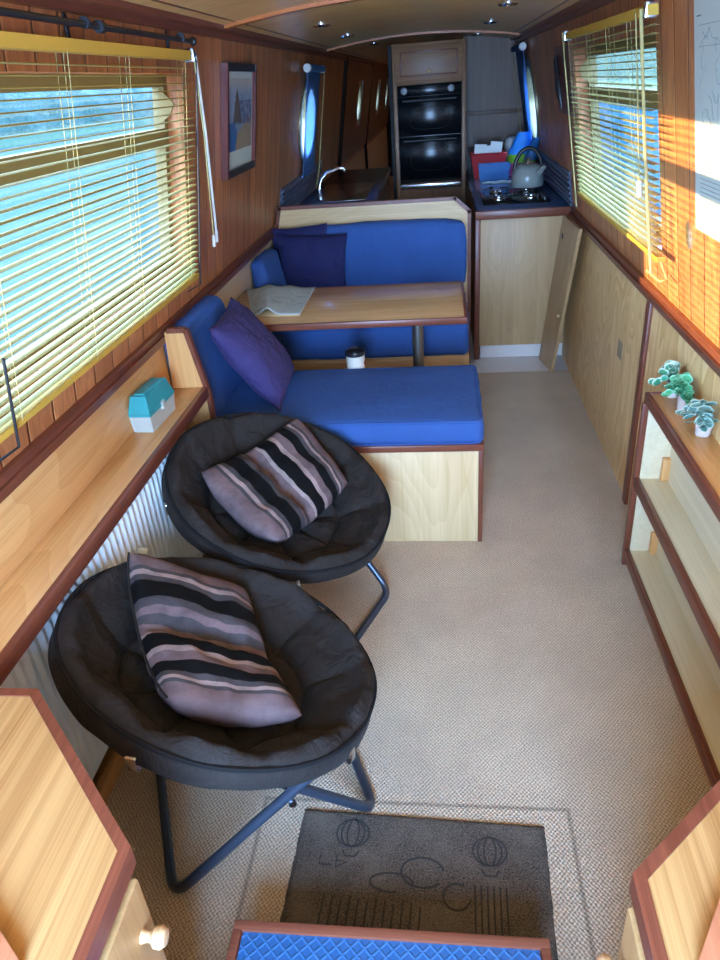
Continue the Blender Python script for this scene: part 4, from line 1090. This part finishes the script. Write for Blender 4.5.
def sack(name, c, w, d, h, mat, label, cat, sd_, parts=()):
    s_ = thing(name, c, label, cat); z0 = 0
    for k, (f0, f1, mt, nm) in enumerate(parts):
        m = MB()
        def g(u, v, f0=f0, f1=f1):
            t = f0 + (f1 - f0) * v; a = 2 * PI * u
            k_ = (1 - .45 * max(0, t - .55) / .45) * (.82 + .18 * min(1, t / .15)); wr = 1 + .10 * noise.noise(Vector((math.cos(a) * 2, math.sin(a) * 2, t * 5 + sd_)))
            return Vector(c) + Vector((w * k_ * wr * math.cos(a) + .05 * t * t, (d * (1 - .75 * max(0, t - .3) / .7)) * wr * math.sin(a), h * t))
        m.grid(g, 28, 8); o = m.build(nm, MT[mt], s_, weld=True)
    return s_
sack('snack_pouch', (.585, 6.08, .913), .085, .06, .30, None, 'bright blue, green and pink printed pouch standing beside the kettle', 'bag', 1.2, ((0, .30, 'bag_pink', 'pink_base'), (.30, .50, 'bag_green', 'green_band'), (.50, 1., 'bag_blue', 'blue_top')))
m = MB(); m.lathe([(.0, 0), (.052, 0), (.058, .02), (.058, .20), (.045, .24), (.02, .25), (0, .25)], 20, Matrix.Translation((.57, 6.42, .913))); tag(m.build('kitchen_roll', MT['white_plastic'], loc=(.57, 6.42, .913)), 'white wrapped roll standing behind the red basket', 'roll')
sack('carrier_bag', (.63, 5.72, .913), .045, .06, .28, None, 'blue and pink carrier bag slumped against the ribbed splashback', 'bag', 4.4, ((0, .35, 'bag_pink', 'pink_base'), (.35, .5, 'bag_green', 'green_band'), (.5, 1., 'blue_plastic', 'blue_top')))

# back bulkhead of galley
m = B((.19, 6.7, 0), (XR + .1, 6.74, 1.9), 0); tag(m.build('wall_galley', MT['grey_oak']), 'brown panelled bulkhead behind the galley worktop', 'wall', kind='structure')
m = B((.20, 6.685, 1.32), (.70, 6.70, 1.35), .003); trim(m, MT['grey_oak'], 'brown rail across the galley bulkhead')

# oven tower
ot = thing('oven_tower', (-.08, 6.35, 0), 'tall brown oven housing cabinet with black double oven, up to the ceiling', 'cabinet')
TX0, TX1, TY = -.347, .194, 6.1
m = B((TX0, TY, 0), (TX0 + .03, 6.62, 1.848), .002); m.box((TX1 - .03, TY, 0), (TX1, 6.62, 1.848), .002); m.build_each('side_panel', MT['tower'], ot)
m = B((TX0 + .03, TY, 1.58), (TX1 - .03, TY + .3, 1.846), .002); m.build('top_box', MT['tower_x'], ot)
m = B((TX0 + .02, TY - .018, 1.60), (TX1 - .02, TY - .001, 1.825), .004); d = m.build('cupboard_door', MT['tower_x'], ot)
m = MB()
for lo, hi in (((TX0 + .06, TY - .024, 1.632), (TX1 - .06, TY - .017, 1.642)), ((TX0 + .06, TY - .024, 1.784), (TX1 - .06, TY - .017, 1.794)), ((TX0 + .06, TY - .024, 1.632), (TX0 + .07, TY - .017, 1.794)), ((TX1 - .07, TY - .024, 1.632), (TX1 - .06, TY - .017, 1.794))): m.box(lo, hi, .002)
m.build_each('door_moulding', MT['trimx'], d)
m = MB(); m.lathe([(0, 0), (.012, 0), (.009, .012), (.016, .022), (0, .03)], 16, Matrix.Translation((-.075, TY - .018, 1.660)) @ Matrix.Rotation(R(90), 4, 'X')); m.build('knob', MT['knob'], d)
m = B((TX0 + .032, TY + .01, .90), (TX1 - .032, TY + .5, 1.578), .002); m.build('oven_body', MT['black'], ot)
m = B((TX0 + .034, TY - .010, 1.505), (TX1 - .034, TY + .01, 1.576), .003); cp = m.build('control_panel', MT['black_gloss'], ot)
for x in (-.265, .085):
    m = MB(); m.lathe([(.026, 0), (.024, .02), (0, .022)], 20, Matrix.Translation((x, TY - .010, 1.542)) @ Matrix.Rotation(R(90), 4, 'X')); m.build('dial', MT['black'], cp)
for za, zb, nm in ((1.235, 1.50, 'upper'), (.925, 1.228, 'lower')):
    m = B((TX0 + .034, TY - .014, za), (TX1 - .034, TY + .01, zb), .004); d = m.build('oven_door', MT['black_gloss'], ot)
    m = MB(); m.tube([(TX0 + .07, TY - .045, zb - .025), (TX1 - .07, TY - .045, zb - .025)], .008, 10)
    for x in (TX0 + .08, TX1 - .08): m.tube([(x, TY - .045, zb - .025), (x, TY - .012, zb - .025)], .006, 8)
    m.build('handle', MT['black'], d)
    m = MB(); m.tube([(x_, TY - .0155, z_) for x_, z_ in [( -.077 + .15 * math.copysign(abs(math.cos(a)) ** .6, math.cos(a)), (za + zb) / 2 - .015 + .075 * math.copysign(abs(math.sin(a)) ** .6, math.sin(a))) for a in [2 * PI * i / 40 for i in range(40)]]], .0015, 5, True); m.build('window_outline', MT['dark'], d)
m = B((TX0 + .034, TY - .004, .855), (TX1 - .034, TY + .012, .89), .003); m.build('vent_strip', MT['steel'], ot)
m = B((TX0 + .03, TY + .004, 0), (TX1 - .03, TY + .02, .85), 0); m.build('lower_panel', MT['tower'], ot)

# left galley counter behind the dinette panel
lc = thing('sink_unit', (-.72, 5.8, 0), 'dark sink counter along the left side behind the dinette panel', 'cabinet')
m = B((XL + .012, 4.47, .87), (-.46, 7.3, .91), .003); m.build('counter_top', MT['worktop'], lc)
m = B((XL + .002, 4.47, 0), (-.48, 7.3, .87), 0); m.build('carcass', MT['tower'], lc)
m = MB(); m.box((-.92, 5.25, .909), (-.52, 6.2, .914), .003); hollow(m, (-.72, 5.55, .80), .14, .16, .16, .18, .114); m.build('sink', MT['steel'], lc)
fc = thing('tap', (-.86, 5.40, .912), 'chrome swan-neck tap at the sink on the left counter', 'tap')
m = MB(); m.lathe([(.022, 0), (.022, .02), (.014, .03), (.012, .06), (0, .06)], 16, Matrix.Translation((-.86, 5.40, .914))); m.build('base', MT['chrome'], fc)
m = MB(); m.tube([(-.86, 5.40, .95), (-.858, 5.41, 1.0), (-.84, 5.42, 1.045), (-.80, 5.44, 1.08), (-.72, 5.46, 1.105), (-.685, 5.47, 1.10), (-.68, 5.47, 1.085)], .011, 12); m.build('spout', MT['chrome'], fc)
m = MB(); m.tube([(-.86, 5.40, .965), (-.85, 5.33, .985)], .007, 8); m.build('lever', MT['chrome'], fc)
m = MB()
for k in range(6): m.tube([lp(4.6, .925 + k * .03, -.010), lp(6.3, .925 + k * .03, -.010)], .009, 8)
lbox(m, 4.6, 6.3, .911, 1.09, .001, .008, lp)
tag(m.build('ribbed_splashback', MT['rib'], loc=lp(5.4, .911)), 'dark blue ribbed splashback along the left behind the tap', 'splashback')

# corridor partitions
for i, (y, x1) in enumerate(((7.5, -.86), (10.4, -.82), (15.0, -.55))):
    m = MB(); lbox(m, y, y + .05, .90, 1.83, -.01, .03 if i < 2 else .30); m.box((XL - .02, y, 0), (XL + .03 if i < 2 else XL + .34, y + .05, .905))
    trim(m, MT['dark_wood'], 'dark upright partition edge in the corridor, %s from the dinette' % ('first', 'second', 'third')[i])
for i, (a, b) in enumerate(((7.56, 10.39), (10.46, 14.98))):
    m = MB()
    for pc in PORTS_L[1:]:
        pass
    q0 = [p for p in PORTS_L[1:] if a < p[0] < b]; y = a
    def lpi(y, z, o): return lp(y, z, o - .0)
    lbox(m, a, b, .915, 1.19, .002, .02); lbox(m, a, b, 1.64, 1.80, .002, .02)
    yy = a
    for p in q0: lbox(m, yy, p[0] - .24, 1.19, 1.64, .002, .02); yy = p[0] + .24
    lbox(m, yy, b, 1.19, 1.64, .002, .02)
    tag(m.build('trim_corridor_panel' if i == 0 else 'trim_corridor_panel_far', MT['far_panel']), 'mid-brown veneer lining round the %s corridor portholes' % ('nearest' if i == 0 else 'two farther'), 'panel', kind='structure')
m = B((-.375, 6.12, 0), (-.352, 6.72, 1.84), 0); trim(m, MT['dark'], 'black door edge standing left of the oven tower')

# ceiling lights
LT = [(-.555, 4.0), (-.545, 5.05), (.30, 3.75), (.30, 4.95), (.29, 6.4), (-.5, 6.5)]
nm = ['left row nearest', 'left row middle', 'right row nearest', 'right row middle', 'right row farthest by the oven tower', 'left row farthest in the shade']
for i, (x, y) in enumerate(LT):
    z = ceil_z(x); c = thing('ceiling_spotlight', (x, y, z), 'small unlit chrome ceiling downlight, ' + nm[i], 'light', 'ceiling downlights')
    Mx = Matrix.Translation((x, y, z - .001)) @ Matrix.Rotation(PI, 4, 'X')
    m = MB(); m.lathe([(.045, -.004), (.045, .004), (.036, .010), (.028, .006), (.028, -.002)], 24, Mx); m.build('bezel', MT['chrome'], c)
    m = MB(); m.lathe([(.027, -.003), (.015, .004), (0, .006)], 20, Mx); m.build('bulb', MT['white_plastic'], c)

# ------------------------------------------------------------------ outside
m = MB(); m.grid(lambda u, v: Vector((-1.3 - 15 * u, -25 + 170 * v, .40)), 2, 2); tag(m.build('canal_water', MT['water_l']), 'canal water outside the left window, sunlight put into its pale colour', 'water', 'canal water', 'stuff')
m = MB(); m.grid(lambda u, v: Vector((1.1 + 8.5 * u, -25 + 170 * v, .40)), 2, 2); tag(m.build('canal_water', MT['water_r']), 'blue canal water outside the right window', 'water', 'canal water', 'stuff')
m = MB(); m.box((-45, -25, .2), (-16.2, 145, .75)); tag(m.build('ground_left_bank', MT['grass']), 'grassy bank across the canal on the left', 'ground', kind='structure')
m = MB(); m.box((9.5, -25, .2), (45, 145, .75)); tag(m.build('ground_right_bank', MT['grass']), 'grassy bank beyond the water on the right', 'ground', kind='structure')
def hedge(x, y0, y1, h, label, sv, nv=90):
    m = MB()
    def f(u, v):
        a = PI * u; y = y0 + (y1 - y0) * v
        p = Vector((x + 1.3 * math.cos(a), y, .72 + h * math.sin(a) ** .6)); nn = noise.noise(p * .8 + Vector((sv, 0, 0))) * .5 + noise.noise(p * 2.5) * .25
        return p + Vector((.6 * nn, 0, h * .35 * nn * math.sin(a)))
    m.grid(f, 16, nv); return tag(m.build('hedge', MT['hedge'], loc=(x, (y0 + y1) / 2, .72), ang=80), label, 'hedge')
hedge(-18.5, -2, 130, 1.85, 'sunlit green hedge on the far left bank seen through the top of the blind', 1., 240)
hedge(11.5, -4, 60, 6.0, 'green hedge on the right bank seen through the top of the blind', 5.)

# ------------------------------------------------------------------ light
world = bpy.data.worlds.new('World'); S.world = world; world.use_nodes = True; nt = world.node_tree; nt.nodes.clear()
o = nt.nodes.new('ShaderNodeOutputWorld'); bg = nt.nodes.new('ShaderNodeBackground'); tc = nt.nodes.new('ShaderNodeTexCoord'); sp = nt.nodes.new('ShaderNodeSeparateXYZ')
r1 = nt.nodes.new('ShaderNodeValToRGB'); r1.color_ramp.elements[0].position = 0.0; r1.color_ramp.elements[0].color = (.60, .80, 1., 1); r1.color_ramp.elements[1].position = .6; r1.color_ramp.elements[1].color = (.34, .58, 1., 1)
L = nt.links.new; L(tc.outputs['Generated'], sp.inputs[0]); L(sp.outputs[2], r1.inputs[0]); L(r1.outputs[0], bg.inputs[0]); bg.inputs[1].default_value = 11.0; L(bg.outputs[0], o.inputs[0])

def light(name, kind, loc, energy, color, rot=None, **kw):
    d = bpy.data.lights.new(name, kind); d.energy = energy; d.color = color
    for k, v in kw.items(): setattr(d, k, v)
    ob = bpy.data.objects.new(name, d); COL.objects.link(ob); ob.location = loc
    if rot is not None: ob.rotation_euler = rot
    return ob
sd = Vector((1, .06, -.110)).normalized()
light('sun', 'SUN', (-8, 0, 3), 10., (1., .70, .32), sd.to_track_quat('-Z', 'Y').to_euler(), angle=R(.5))
light('stern_doorway_daylight', 'AREA', (-.11, YB + .03, 1.18), 88., (.27, .53, 1.), Vector((0, .93, -.25)).to_track_quat('-Z', 'Y').to_euler(), shape='RECTANGLE', size=.58, size_y=1.1)

# ------------------------------------------------------------------ camera
cam = bpy.data.cameras.new('camera'); co = bpy.data.objects.new('camera', cam); COL.objects.link(co)
RM = Matrix(((0.99297, 0.01325, 0.11762), (0.09616, 0.48911, -0.8669), (-0.06901, 0.87212, 0.4844)))
co.matrix_world = Matrix.Translation((0, 0, 1.62)) @ RM.to_4x4()
cam.sensor_fit = 'VERTICAL'; cam.sensor_height = 36; cam.lens = 36 * 715 / 960; cam.clip_start = .02; cam.clip_end = 300
S.camera = co
vs = S.view_settings; S.display_settings.display_device = 'sRGB'; vs.view_transform = 'Standard'; vs.look = 'None'; vs.exposure = 1.; vs.gamma = 1.; vs.use_curve_mapping = False
